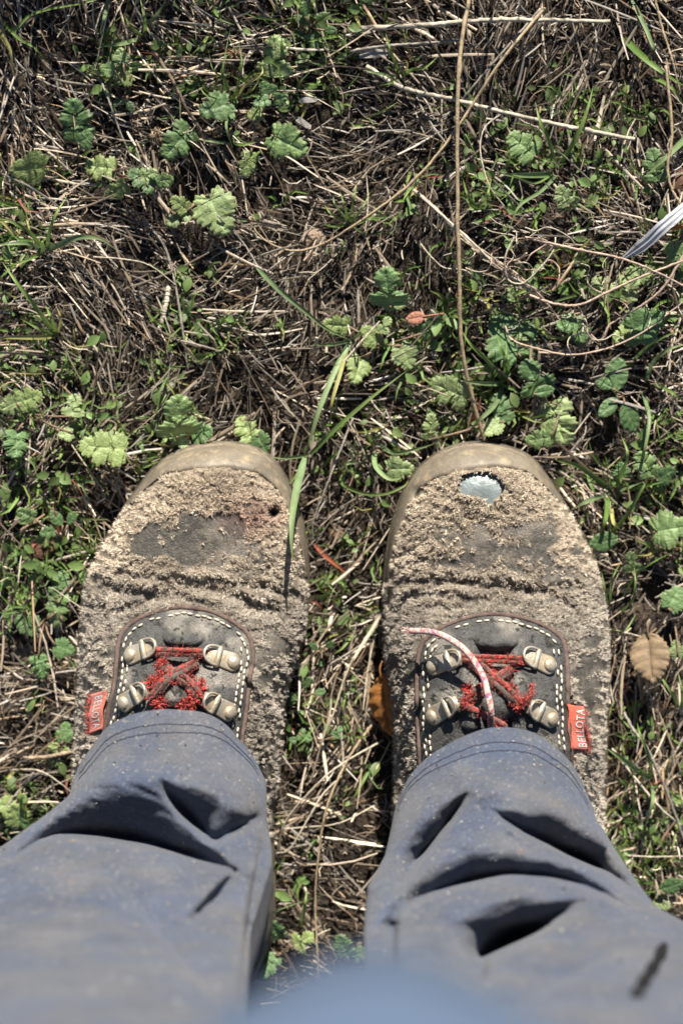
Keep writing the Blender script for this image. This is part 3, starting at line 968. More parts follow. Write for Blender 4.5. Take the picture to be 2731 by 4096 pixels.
def build_leg(which):
    if which == 'L':
        sl_ = [(314, 3092), (287, 3153), (174, 3244), (87, 3309), (0, 3375), (-160, 3480), (-400, 3700), (-560, 4096), (-700, 4700)]
        sr_ = [(1010, 2960), (1067, 3127), (1067, 3275), (1089, 3388), (1089, 3466), (1045, 3606), (1002, 3736), (993, 3858), (976, 4015), (950, 4300), (1000, 4700)]
        cuff = [(286, 3150), (296, 3120), (317, 3063), (371, 2983), (431, 2909), (518, 2862), (625, 2839), (719, 2839), (819, 2852), (900, 2895), (960, 2962), (1007, 3016), (1047, 3090), (1066, 3130)]
        zb = ([2830, 3100, 3400, 3700, 3900, 4096, 4700], [.128, .162, .216, .295, .385, .48, .64])
        feats = [('q', [(40, 3440), (110, 3395), (200, 3346), (348, 3343), (523, 3366), (653, 3396), (749, 3424), (850, 3456), (940, 3485)], [20, 70, 140, 230, 270, 260, 200, 100, 20], 1.3),
                 ('q', [(640, 3120), (680, 3190), (740, 3262), (800, 3320), (861, 3368), (950, 3327), (1037, 3277), (1066, 3262)], [15, 90, 150, 180, 170, 130, 70, 20], 1.0),
                 ('q', [(950, 3478), (905, 3530), (850, 3588), (795, 3650), (750, 3700)], [30, 80, 110, 90, 20], .9),
                 ('q', [(300, 3440), (430, 3500), (566, 3640), (697, 3800), (836, 3960), (900, 4080)], [20, 60, 80, 90, 90, 90], .6),
                 ('q', [(1062, 3300), (1040, 3420), (1008, 3580), (985, 3760), (960, 4000)], [20, 60, 80, 80, 70], .8),
                 ('q', [(610, 3500), (690, 3600), (757, 3710), (800, 3800)], [15, 50, 50, 15], .35),
                 ('r', [(120, 3290), (287, 3165), (392, 3118), (523, 3098), (645, 3095), (758, 3100), (871, 3160), (1000, 3250)], [.004, .008, .008, .006, .004], 60, 60)]
    else:
        sl_ = [(1600, 3000), (1575, 3187), (1531, 3423), (1466, 3545), (1453, 3684), (1457, 3858), (1480, 4096), (1520, 4400), (1500, 4700)]
        sr_ = [(2360, 3150), (2377, 3248), (2438, 3318), (2490, 3423), (2542, 3510), (2620, 3623), (2760, 3700), (2960, 3850), (3100, 4096), (3250, 4700)]
        cuff = [(1572, 3262), (1594, 3197), (1634, 3110), (1701, 3036), (1781, 2983), (1875, 2936), (1969, 2910), (2069, 2914), (2143, 2936), (2210, 2983), (2270, 3036), (2310, 3096), (2344, 3170), (2375, 3240)]
        zb = ([2900, 3150, 3400, 3700, 3900, 4096, 4700], [.130, .163, .208, .285, .37, .47, .64])
        feats = [('q', [(1585, 3580), (1640, 3478), (1714, 3392), (1801, 3280), (1868, 3172)], [40, 100, 120, 100, 12], 1.5),
                 ('q', [(1960, 3240), (2080, 3318), (2176, 3368), (2280, 3420), (2380, 3466), (2455, 3506), (2550, 3570)], [12, 90, 160, 190, 180, 120, 20], 1.2),
                 ('q', [(1600, 3655), (1660, 3600), (1760, 3563), (1890, 3527), (2015, 3502), (2106, 3503), (2236, 3516), (2370, 3556), (2500, 3620)], [20, 90, 150, 170, 140, 110, 90, 60, 12], 1.25),
                 ('q', [(1920, 3950), (1926, 3880), (1940, 3838), (1985, 3806), (2106, 3745), (2190, 3700), (2280, 3645), (2350, 3600)], [60, 200, 260, 270, 240, 170, 80, 15], 1.2),
                 ('q', [(1590, 3980), (1574, 3820), (1578, 3700), (1598, 3600)], [60, 110, 110, 40], 1.0),
                 ('q', [(2000, 4080), (2120, 3990), (2290, 3900), (2420, 3830), (2560, 3745)], [20, 70, 80, 60, 15], .6),
                 ('q', [(1900, 3215), (1960, 3290), (2060, 3370), (2160, 3420)], [10, 50, 50, 12], .4),
                 ('r', [(1862, 3170), (1975, 3150), (2150, 3190), (2290, 3265), (2390, 3340)], [.004, .008, .007], 60, 50)]
    cp = resample(spline(np.array(cuff, float), 160), 160)
    xl = xy_at(sl_, cp[:, 1]); xr = xy_at(sr_, cp[:, 1])
    # columns: constant share of the width; the cuff gives each its first row
    tau_c = (cp[:, 0] - xl) / (xr - xl)
    tau_c = (tau_c - tau_c.min()) / (tau_c.max() - tau_c.min())
    tau_c = np.maximum.accumulate(tau_c)
    m = 190
    tau = .5 - .5 * np.cos(np.linspace(0, math.pi, m)) * .5 - .5 * (.5 - np.linspace(0, 1, m))
    tau = (tau - tau.min()) / (tau.max() - tau.min())
    yc = np.interp(tau, tau_c, cp[:, 1]); xc = np.interp(tau, tau_c, cp[:, 0])
    nv = 440
    v = np.linspace(0, 1, nv) ** 1.15
    Yv = yc[None] + (4700 - yc[None]) * v[:, None]
    XL, XR = xy_at(sl_, Yv), xy_at(sr_, Yv)
    Xv = XL + (XR - XL) * tau[None]
    bl = np.exp(-((Yv - yc[None]) / 90.) )
    Xv = Xv * (1 - bl) + (xc[None] + 0 * Xv) * bl
    zs = np.interp(Yv + 20, *zb) - np.interp(Yv - 20, *zb)
    FZ = fold_field(Xv, Yv, [f for f in feats if f[0] == 'r'])
    for f in feats:
        if f[0] != 'q':
            continue
        d, sg, t, ov = dpoly(Xv, Yv, spline(np.array(f[1], float), 40))
        G = np.interp(t / 39, np.linspace(0, 1, len(f[2])), f[2])
        up = np.clip(1 + np.minimum(sg, 0) / G, 0, 1) ** 2
        FZ = FZ - 1.42 * f[3] * G * .5 * (zs / 40 + 1.15e-4) * up * (1 - sstep(sg / 13)) * np.exp(-(ov / 30) ** 2)
    for _ in range(12):
        Pd = np.pad(FZ, 1, 'edge')
        FZ = (Pd[:-2, 1:-1] + Pd[2:, 1:-1] + Pd[1:-1, :-2] + Pd[1:-1, 2:] + 2 * Pd[1:-1, 1:-1]) / 6
    Z = np.interp(Yv, *zb) + FZ
    # soft folds everywhere
    Z += .006 * (vnoise(Xv / 170, Yv / 130, 81, 2) - .5) * sstep((Yv - yc[None]) / 200)
    dg = 1 if which == 'L' else -1
    Z += sstep((Yv - yc[None] - 120) / 200) * (.0030 * (vnoise((Xv + dg * Yv * .5) / 190, (Yv - dg * Xv * .45) / 46, 82, 2) - .5) + .0005 * (vnoise(Xv / 26, Yv / 22, 83, 2) - .5))
    Z += .0005 * (vnoise(Xv / 40, Yv / 30, 84, 2) - .5)
    edge = np.abs(2 * tau - 1)[None]
    rz = np.interp(Yv, [2830, 3200, 4700], [.045, .05, .06])
    Z -= rz * (1 - np.sqrt(1 - np.clip(edge, 0, 1) ** 2.6 * .999))
    W = P(Xv, Yv, Z)
    # the back half: an arc from the right edge round to the left edge
    kb = 30
    th = np.linspace(0, math.pi, kb + 2)[1:-1]
    R_, L_ = W[:, -1], W[:, 0]
    mid = (R_ + L_) / 2; half = (R_ - L_) / 2
    dep = np.interp(v, [0, .2, 1], [.10, .11, .13])
    back = mid[:, None] + half[:, None] * np.cos(th)[None, :, None] + np.array([0, -1., 0]) * (dep[:, None] * np.sin(th)[None])[..., None] \
        + np.array([0, 0, -1.]) * (np.interp(v, [0, .3, 1], [.03, .015, 0])[:, None] * np.sin(th)[None])[..., None]
    full = np.concatenate([W, back], 1)
    # turned-in hem
    f0 = full[0]; cen = f0.mean(0)
    inw = (cen - f0); inw[:, 2] = 0; inw /= np.linalg.norm(inw, axis=1)[:, None] + 1e-9
    h1 = f0 + inw * .0006 + np.array([0, 0, -.0014]); h2 = f0 + inw * .0022 + np.array([0, 0, -.0012]); h3 = f0 + inw * .016 + np.array([0, 0, .001])
    # up to the hip
    top = full[-1]; tc = top.mean(0)
    hip = np.array([-.075 if which == 'L' else .085, -.115, .82])
    ups = []
    for k in np.linspace(0, 1, 16)[1:]:
        s_ = 1 + .05 * math.sin(k * math.pi)
        c = tc + (hip - tc) * k
        rel = (top - tc); rel[:, 2] *= (1 - k)
        ell = np.stack([.085 * np.cos(np.arctan2(rel[:, 1], rel[:, 0])), .09 * np.sin(np.arctan2(rel[:, 1], rel[:, 0])), 0 * rel[:, 0]], 1)
        ups.append(c + (rel * (1 - k) + ell * k) * s_)
    rows = np.stack([h3, h2, h1] + list(full) + ups)
    return rows, (Xv, Yv, Z, W, tau, yc)


legs = {}
pieces = []
for s_ in 'LR':
    rows, info = build_leg(s_)
    legs[s_] = info
    n, m = rows.shape[:2]
    pieces.append((rows.reshape(-1, 3), grid_faces(n, m, True)))
# hips and the bulge of the fly, in a bluer cloth: rings stacked from the crotch to the waist
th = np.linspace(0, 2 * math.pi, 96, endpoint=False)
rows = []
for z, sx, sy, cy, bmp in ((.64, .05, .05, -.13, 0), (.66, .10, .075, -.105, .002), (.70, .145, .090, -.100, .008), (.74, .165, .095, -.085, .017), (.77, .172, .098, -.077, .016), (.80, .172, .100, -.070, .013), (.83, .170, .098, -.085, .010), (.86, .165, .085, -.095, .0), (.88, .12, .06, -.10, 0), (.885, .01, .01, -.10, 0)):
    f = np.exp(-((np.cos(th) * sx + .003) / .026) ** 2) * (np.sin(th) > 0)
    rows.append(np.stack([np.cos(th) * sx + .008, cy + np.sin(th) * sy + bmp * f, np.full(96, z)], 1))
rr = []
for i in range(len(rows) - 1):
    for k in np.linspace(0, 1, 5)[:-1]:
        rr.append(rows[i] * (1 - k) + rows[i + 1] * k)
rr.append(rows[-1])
part('waist_front', np.vstack(rr), grid_faces(len(rr), 96, True), M['waist_cloth'], person)
Vt, Ft = merge(pieces)
trs = part('trousers', Vt, Ft, M['cloth'], person)
# dark thread rows of the hems, and the thigh pocket's zip
for s_ in 'LR':
    st = []
    Xv, Yv, Z, W, tau, yc = legs[s_]
    for off in (58, 92):
        pts = []
        for j in range(6, 184):
            i = np.searchsorted(Yv[:, j], yc[j] + off * (0.55 + .45 * math.sin(math.pi * tau[j])))
            pts.append(W[i, j] + np.array([0, .00012, .0002]))
        pts = resample(np.array(pts), 400)
        for i in range(0, 396, 4):
            st.append(tube(pts[i:i + 4], .00027, 5))
    Vs, Fs = merge(st)
    part('hem_stitching', Vs, Fs, M['cloth_thread'], trs)
lint = []
for s_ in 'LR':
    W = legs[s_][3]
    for k in range(150):
        i, j = rng.randint(3, 300), rng.randint(8, 182)
        c = W[i, j] + np.array([0, .0003, .0004])
        r_ = rng.uniform(.0002, .0006)
        Vv_ = (np.array([[1, 0, 0], [-1, 0, 0], [0, 1, 0], [0, -1, 0], [0, 0, 1], [0, 0, -1]]) * (.5 + rng.rand(6, 1))) * r_ + c
        cl_ = [(.35, .27, .18), (.04, .03, .025), (.45, .42, .36)][rng.randint(3)]
        lint.append((Vv_, np.array([[0, 2, 4], [2, 1, 4], [1, 3, 4], [3, 0, 4], [2, 0, 5], [1, 2, 5], [3, 1, 5], [0, 3, 5]]), np.tile(cl_, (6, 1))))
Vs, Fs, Cs = merge(lint)
part('dirt_specks', Vs, Fs, M['straw'], trs, Cs, smooth=False, kind='stuff')
Xv, Yv, Z, W, tau, yc = legs['R']


def on_leg(x, y, h=.002):
    k = np.argmin((Xv - x) ** 2 + (Yv - y) ** 2)
    return W.reshape(-1, 3)[k] + np.array([0, h * .8, h])


zp = spline(np.array([on_leg(x, y) for x, y in ((2650, 3790), (2625, 3850), (2590, 3905), (2560, 3950), (2540, 3990))]), 24)
Vz, Fz = tube(zp, [.0012 + .0012 * abs(math.sin(i * .5)) for i in range(24)], 8)
part('pocket_zip', Vz, Fz, M['black'], trs)

# the wearer's unseen upper body above the frame, added to block sky light: trunk, shoulders and sleeves
rows = []
for z, sx, sy, cy in ((.868, .150, .080, -.095), (.872, .178, .104, -.088), (.92, .182, .108, -.085), (1.00, .185, .112, -.082), (1.12, .195, .118, -.080), (1.24, .205, .120, -.078), (1.34, .205, .112, -.075), (1.42, .165, .085, -.070), (1.45, .09, .06, -.065), (1.47, .06, .055, -.055), (1.50, .055, .055, -.045), (1.505, .02, .02, -.045)):
    wr = 1 + .02 * np.sin(th * 5 + z * 30) + .012 * np.sin(th * 9 - z * 47)
    rows.append(np.stack([np.cos(th) * sx * wr + .008, cy + np.sin(th) * sy * wr, np.full(96, z)], 1))
jp = [(np.vstack(rows), grid_faces(len(rows), 96, True))]
for sg in (-1, 1):
    ap = spline(np.array([(sg * .17, -.075, 1.38), (sg * .235, -.06, 1.28), (sg * .265, -.05, 1.14), (sg * .215, .04, 1.11), (sg * .13, .13, 1.125), (sg * .085, .175, 1.14)]), 40)
    jp.append(tube(ap, np.interp(np.linspace(0, 1, 40), [0, .2, .5, .8, 1], [.062, .058, .05, .042, .036]) * (1 + .04 * np.sin(np.arange(40) * 1.3)), 24))
Vj, Fj = merge(jp)
part('unseen_jacket', Vj, Fj, M['unseen_jacket'], person)

# ------------------------------------------------------------------ litter of straw
def keep_out_boots(x, y, z=0.01):
    q = Q(np.stack([x, y, np.full_like(x, z)], -1))
    r = np.zeros(x.shape, bool)
    for s_ in 'LR':
        r |= inpoly(q[0], q[1], BOOT[s_].out)
    return ~r


STRAW = np.array([[.44, .37, .285], [.32, .265, .205], [.68, .61, .50], [.17, .135, .105], [.42, .385, .34], [.08, .06, .045], [.40, .29, .19], [.36, .34, .32]])
STRAW_P = [.20, .18, .12, .15, .13, .10, .07, .05]


def straw_layer(N, lo, hi, wlo, whi, zlo, zhi, area, curl=.5, dens_seed=90, cols=STRAW, bright=1.0, clump=True, spread=.75):
    x = rng.uniform(area[0], area[1], N); y = rng.uniform(area[2], area[3], N)
    if clump:
        dn = vnoise(x * 30 + 7, y * 30, dens_seed, 3)
        qx, qy = Q(np.stack([x, y, 0 * x], -1)); qx, qy = qx / D2, qy / D2
        for bx_, by_, br_ in ((745, 240, 90), (700, 70, 70), (640, 440, 60), (110, 1290, 90), (560, 240, 50), (870, 60, 60)):
            dn = dn - .65 * np.exp(-((qx - bx_) ** 2 + (qy - by_) ** 2) / br_ ** 2)
        k = (dn * 1.5 - .05 > rng.rand(N) * .9)
        x, y = x[k], y[k]
    k = keep_out_boots(x, y); x, y = x[k], y[k]; N = len(x)
    ang = vnoise(x * 9, y * 9 + 40, 91, 2) * 9 + rng.normal(0, spread, N)
    Ls = lo + (hi - lo) * rng.rand(N) ** 1.8
    t = np.linspace(-.5, .5, 4)
    bend = rng.normal(0, curl, N)
    a = ang[:, None] + bend[:, None] * t * 2
    step = Ls[:, None] / 3
    cx = x[:, None] + np.cumsum(np.cos(a) * step, 1) - 2 * np.cos(ang)[:, None] * step
    cy = y[:, None] + np.cumsum(np.sin(a) * step, 1) - 2 * np.sin(ang)[:, None] * step
    tilt = rng.normal(0, .28, N)
    z = gh(cx, cy) * .6 + gh(x, y)[:, None] * .4 + rng.uniform(zlo, zhi, N)[:, None] + tilt[:, None] * t * Ls[:, None]
    z = np.maximum(z, gh(cx, cy) + .0003)
    Cn = np.stack([cx, cy, z], -1)
    T = np.gradient(Cn, axis=1); T /= np.linalg.norm(T, axis=2)[..., None]
    roll = rng.normal(0, .7, N)[:, None, None]
    up0 = np.array([0, 0, 1.0])
    sd = np.cross(T, np.broadcast_to(up0, T.shape)); sd /= np.linalg.norm(sd, axis=2)[..., None] + 1e-9
    un = np.cross(sd, T)
    s2 = sd * np.cos(roll) + un * np.sin(roll); u2 = un * np.cos(roll) - sd * np.sin(roll)
    w0 = (wlo + (whi - wlo) * rng.rand(N) ** 2)[:, None] * np.array([.75, 1, 1, .6])
    V, F = ribbons(Cn, s2, w0 * .5, u2, .3)
    ci = rng.choice(len(cols), N, p=STRAW_P if len(cols) == len(STRAW_P) else None)
    c = cols[ci] * bright * (.7 + .6 * rng.rand(N, 1)) * np.array([1.10, 1.04, .965])
    age = sstep((vnoise(x * 11, y * 11, 95, 2) - .35) / .4)[:, None]
    c = c * (.6 + .6 * age)
    return V, F, np.repeat(c, 12, 0)


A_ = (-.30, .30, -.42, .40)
OLD_SHADED = np.array([.17, .155, .15])  # lower layers: old straw, darkened further to paint in shade between stems
layers = [straw_layer(24000, .005, .018, .0005, .0011, -.002, .003, A_, .4, bright=OLD_SHADED),
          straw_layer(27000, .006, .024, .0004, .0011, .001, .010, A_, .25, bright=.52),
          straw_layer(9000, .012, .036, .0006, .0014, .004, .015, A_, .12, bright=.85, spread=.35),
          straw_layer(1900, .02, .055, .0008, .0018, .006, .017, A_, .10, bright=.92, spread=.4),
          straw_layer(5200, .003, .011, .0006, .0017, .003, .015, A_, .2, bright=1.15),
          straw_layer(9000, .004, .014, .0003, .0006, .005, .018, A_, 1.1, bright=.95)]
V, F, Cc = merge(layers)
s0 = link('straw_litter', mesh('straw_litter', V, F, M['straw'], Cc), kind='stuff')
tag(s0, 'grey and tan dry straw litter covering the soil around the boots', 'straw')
# crumbs of earth and chaff: small tetra-like clods
N = 9000
x = rng.uniform(A_[0], A_[1], N); y = rng.uniform(A_[2], A_[3], N)
k = keep_out_boots(x, y); x, y = x[k], y[k]; N = len(x)
r = .0005 + .0018 * rng.rand(N) ** 3
base = np.array([[1, 0, 0], [-1, 0, 0], [0, 1, 0], [0, -1, 0], [0, 0, 1], [0, 0, -1]], float)
fo = np.array([[0, 2, 4], [2, 1, 4], [1, 3, 4], [3, 0, 4], [2, 0, 5], [1, 2, 5], [3, 1, 5], [0, 3, 5]])
Vc = np.stack([x, y, gh(x, y) + r * .3 + rng.rand(N) * .003], -1)[:, None] + (base[None] * (.6 + .8 * rng.rand(N, 6, 1))) * r[:, None, None]
Fc = (fo[None] + (np.arange(N) * 6)[:, None, None]).reshape(-1, 3)
cc = np.array([.09, .066, .048]) * (.5 + 1.3 * rng.rand(N, 1))
cr = link('soil_crumbs', mesh('soil_crumbs', Vc, Fc, M['straw'], np.repeat(cc, 6, 0), smooth=False), kind='stuff')
tag(cr, 'brown crumbs of earth scattered in the litter', 'soil')


# ------------------------------------------------------------------ leaves
def leaf_mesh(kind, seed, colr, colv):
    rg = np.random.RandomState(seed)
    H = {
        'lobed': [(0, 0), (.10, -.04), (.26, -.03), (.38, .08), (.40, .20), (.30, .30), (.13, .33), (.26, .38), (.38, .46), (.40, .60), (.30, .68), (.17, .69), (.24, .76), (.22, .88), (.12, .97), (0, 1.0)],
        'round': [(0, .12), (.06, .0), (.22, -.08), (.38, -.02), (.49, .14), (.52, .34), (.46, .54), (.36, .72), (.22, .88), (.10, .97), (0, 1.0)],
        'trifid': [(0, 0), (.14, -.02), (.34, .02), (.46, .14), (.44, .28), (.28, .36), (.10, .40), (.17, .50), (.28, .60), (.27, .76), (.17, .90), (0, 1.0)],
        'oval': [(0, 0), (.10, .06), (.24, .2), (.33, .4), (.33, .6), (.24, .8), (.12, .94), (0, 1.0)],
        'serrate': [(0, 0), (.12, .02), (.28, .12), (.40, .3), (.41, .5), (.33, .7), (.19, .88), (.07, .97), (0, 1.02)],
        'narrow': [(0, 0), (.05, .08), (.11, .3), (.13, .5), (.11, .7), (.06, .9), (0, 1.0)],
    }[kind]
    teeth = {'lobed': (.042, 15), 'round': (.042, 11), 'trifid': (.044, 13), 'oval': (.004, 5), 'serrate': (.02, 13), 'narrow': (.006, 8)}[kind]
    h = resample(spline(np.array(H, float), 120), 60)
    out = []
    for sgn in (1, -1):
        q = h.copy()
        q[:, 0] *= (1 + .18 * (rg.rand() - .5))
        q = q + (rg.rand(1, 2) - .5) * .02
        T = np.gradient(q, axis=0); T /= np.linalg.norm(T, axis=1)[:, None] + 1e-9
        nn = np.stack([T[:, 1], -T[:, 0]], 1)
        s = np.linspace(0, 1, 60)
        tt = (np.abs(np.sin(s * teeth[1] * math.pi + rg.rand() * 3)) - .5) * teeth[0] * 2 * np.sin(s * math.pi) ** .4
        if kind == 'round':     # deeper notches between five lobes
            tt = tt - .10 * np.abs(np.cos(s * 2.7 * math.pi + rg.rand() * .4)) ** 9
        q = q + nn * tt[:, None]
        q[0] = (0, h[0, 1]); q[-1] = (0, 1)
        q[:, 0] *= sgn
        out.append(q)
    rows = []
    nt_ = 9
    V = []; Cl = []; F = []
    for sgn, q in zip((1, -1), out):
        foot = np.stack([0 * q[:, 0], np.clip(q[:, 1] * .93 - .06 * (kind != 'narrow'), max(0, h[0, 1]), .97)], 1)
        b0 = len(V)
        s = np.linspace(0, 1, 60)
        nlob = 5 if kind in ('lobed', 'trifid') else 6
        for i in range(60):
            for k in range(nt_):
                t = k / (nt_ - 1)
                p = foot[i] * (1 - t) + q[i] * t
                lv = abs(((s[i] * nlob) % 1) - .5) * 2            # 0 at a side vein
                vein = math.exp(-(lv / .14) ** 2) * (t > .04)
                mid = math.exp(-(t / .10) ** 2)
                zz = .10 * abs(p[0]) ** 1.2 + .030 * lv * t - .012 * mid - .20 * (p[1] - .5) ** 2 * .6
                zz += .05 * (vnoise(p[0] * 3 + seed, p[1] * 3, 101, 2) - .5) - .06 * t ** 4
                V.append((p[0], p[1], zz))
                m_ = min(1, .55 * vein + .8 * mid)
                c = np.array(colr) * (1 - m_) + np.array(colv) * m_
                c = c * (.9 + .25 * vnoise(p[0] * 8 + seed, p[1] * 8, 102, 2))
                if t > .93:
                    c = c * .75 + np.array([.20, .12, .07]) * .25
                Cl.append(c)
        f = grid_faces(60, nt_, base=b0)
        F.append(f if sgn > 0 else f[:, ::-1])
    me = mesh(kind + '_leaf', np.array(V), [np.vstack(F)], M['leaf'], np.array(Cl))
    return me


GR1, GV1 = (.18, .27, .10), (.31, .37, .19)
GR2, GV2 = (.10, .18, .065), (.20, .28, .12)
LM = {}
for kd in ('lobed', 'round', 'trifid'):
    for i in range(6):
        cg = [GR1, GR2, (.13, .215, .08), (.24, .31, .11), (.11, .195, .07), (.24, .31, .13)][i]
        LM[kd, i] = leaf_mesh(kd, 10 * i + len(kd), cg, tuple(min(1, c_ * 1.45 + .03) for c_ in cg))
for i in range(2):
    LM['oval', i] = leaf_mesh('oval', 40 + i, (.085, .155, .055), (.15, .23, .10))


def place_leaf(root, cx, cy, Lpx, ang, kind, var, lift=.012, tilt=(0, 0), mat=None, name='leaf', me=None):
    """leaf centred on display pixel (cx, cy), tip pointing at ang degrees"""
    z = float(gh(*P(cx * D2, cy * D2, .005)[:2])) + lift
    c = P(cx * D2, cy * D2, z)
    Lm = Lpx * D2 * KPX * (CAM_H - z) * 1.04
    a = math.radians(ang - 90)
    o = link(name, me or LM[kind, var], root)
    dirv = np.array([math.cos(math.radians(ang)), math.sin(math.radians(ang))])
    off = np.array(root.location)
    basept = c - np.r_[dirv * Lm * .5, 0]
    o.location = basept - off
    o.rotation_euler = (tilt[0], tilt[1], a)
    o.scale = (Lm * rng.uniform(.85, 1.1), Lm, Lm * rng.uniform(.6, 1.5))
    return basept, c


def weed(label, centre, leaves, petcol=(.22, .15, .10), cat='weed', name='weed_plant'):
    z = float(gh(*P(centre[0] * D2, centre[1] * D2, 0)[:2]))
    root = thing(name, label, cat, P(centre[0] * D2, centre[1] * D2, z))
    for (cx, cy, L, ang, kd) in leaves:
        kd_, var = (kd, rng.randint(6)) if kd != 'oval' else (kd, rng.randint(2))
        lift = rng.uniform(.012, .022)
        bp, c = place_leaf(root, cx, cy, L, ang, kd_, var, lift, (rng.uniform(-.2, .45), rng.uniform(-.4, .4)))
        p0 = np.array(root.location) + np.array([0, 0, .003]); mid = (p0 + bp) / 2 + np.array([0, 0, .006])
        if np.linalg.norm(bp - p0) > .004:
            V, F = tube(spline(np.array([p0, mid, bp]), 8), .00055, 6)
            part('stalk', V, F, M['stem'], root, np.tile(np.array(petcol), (len(V), 1)))
    return root


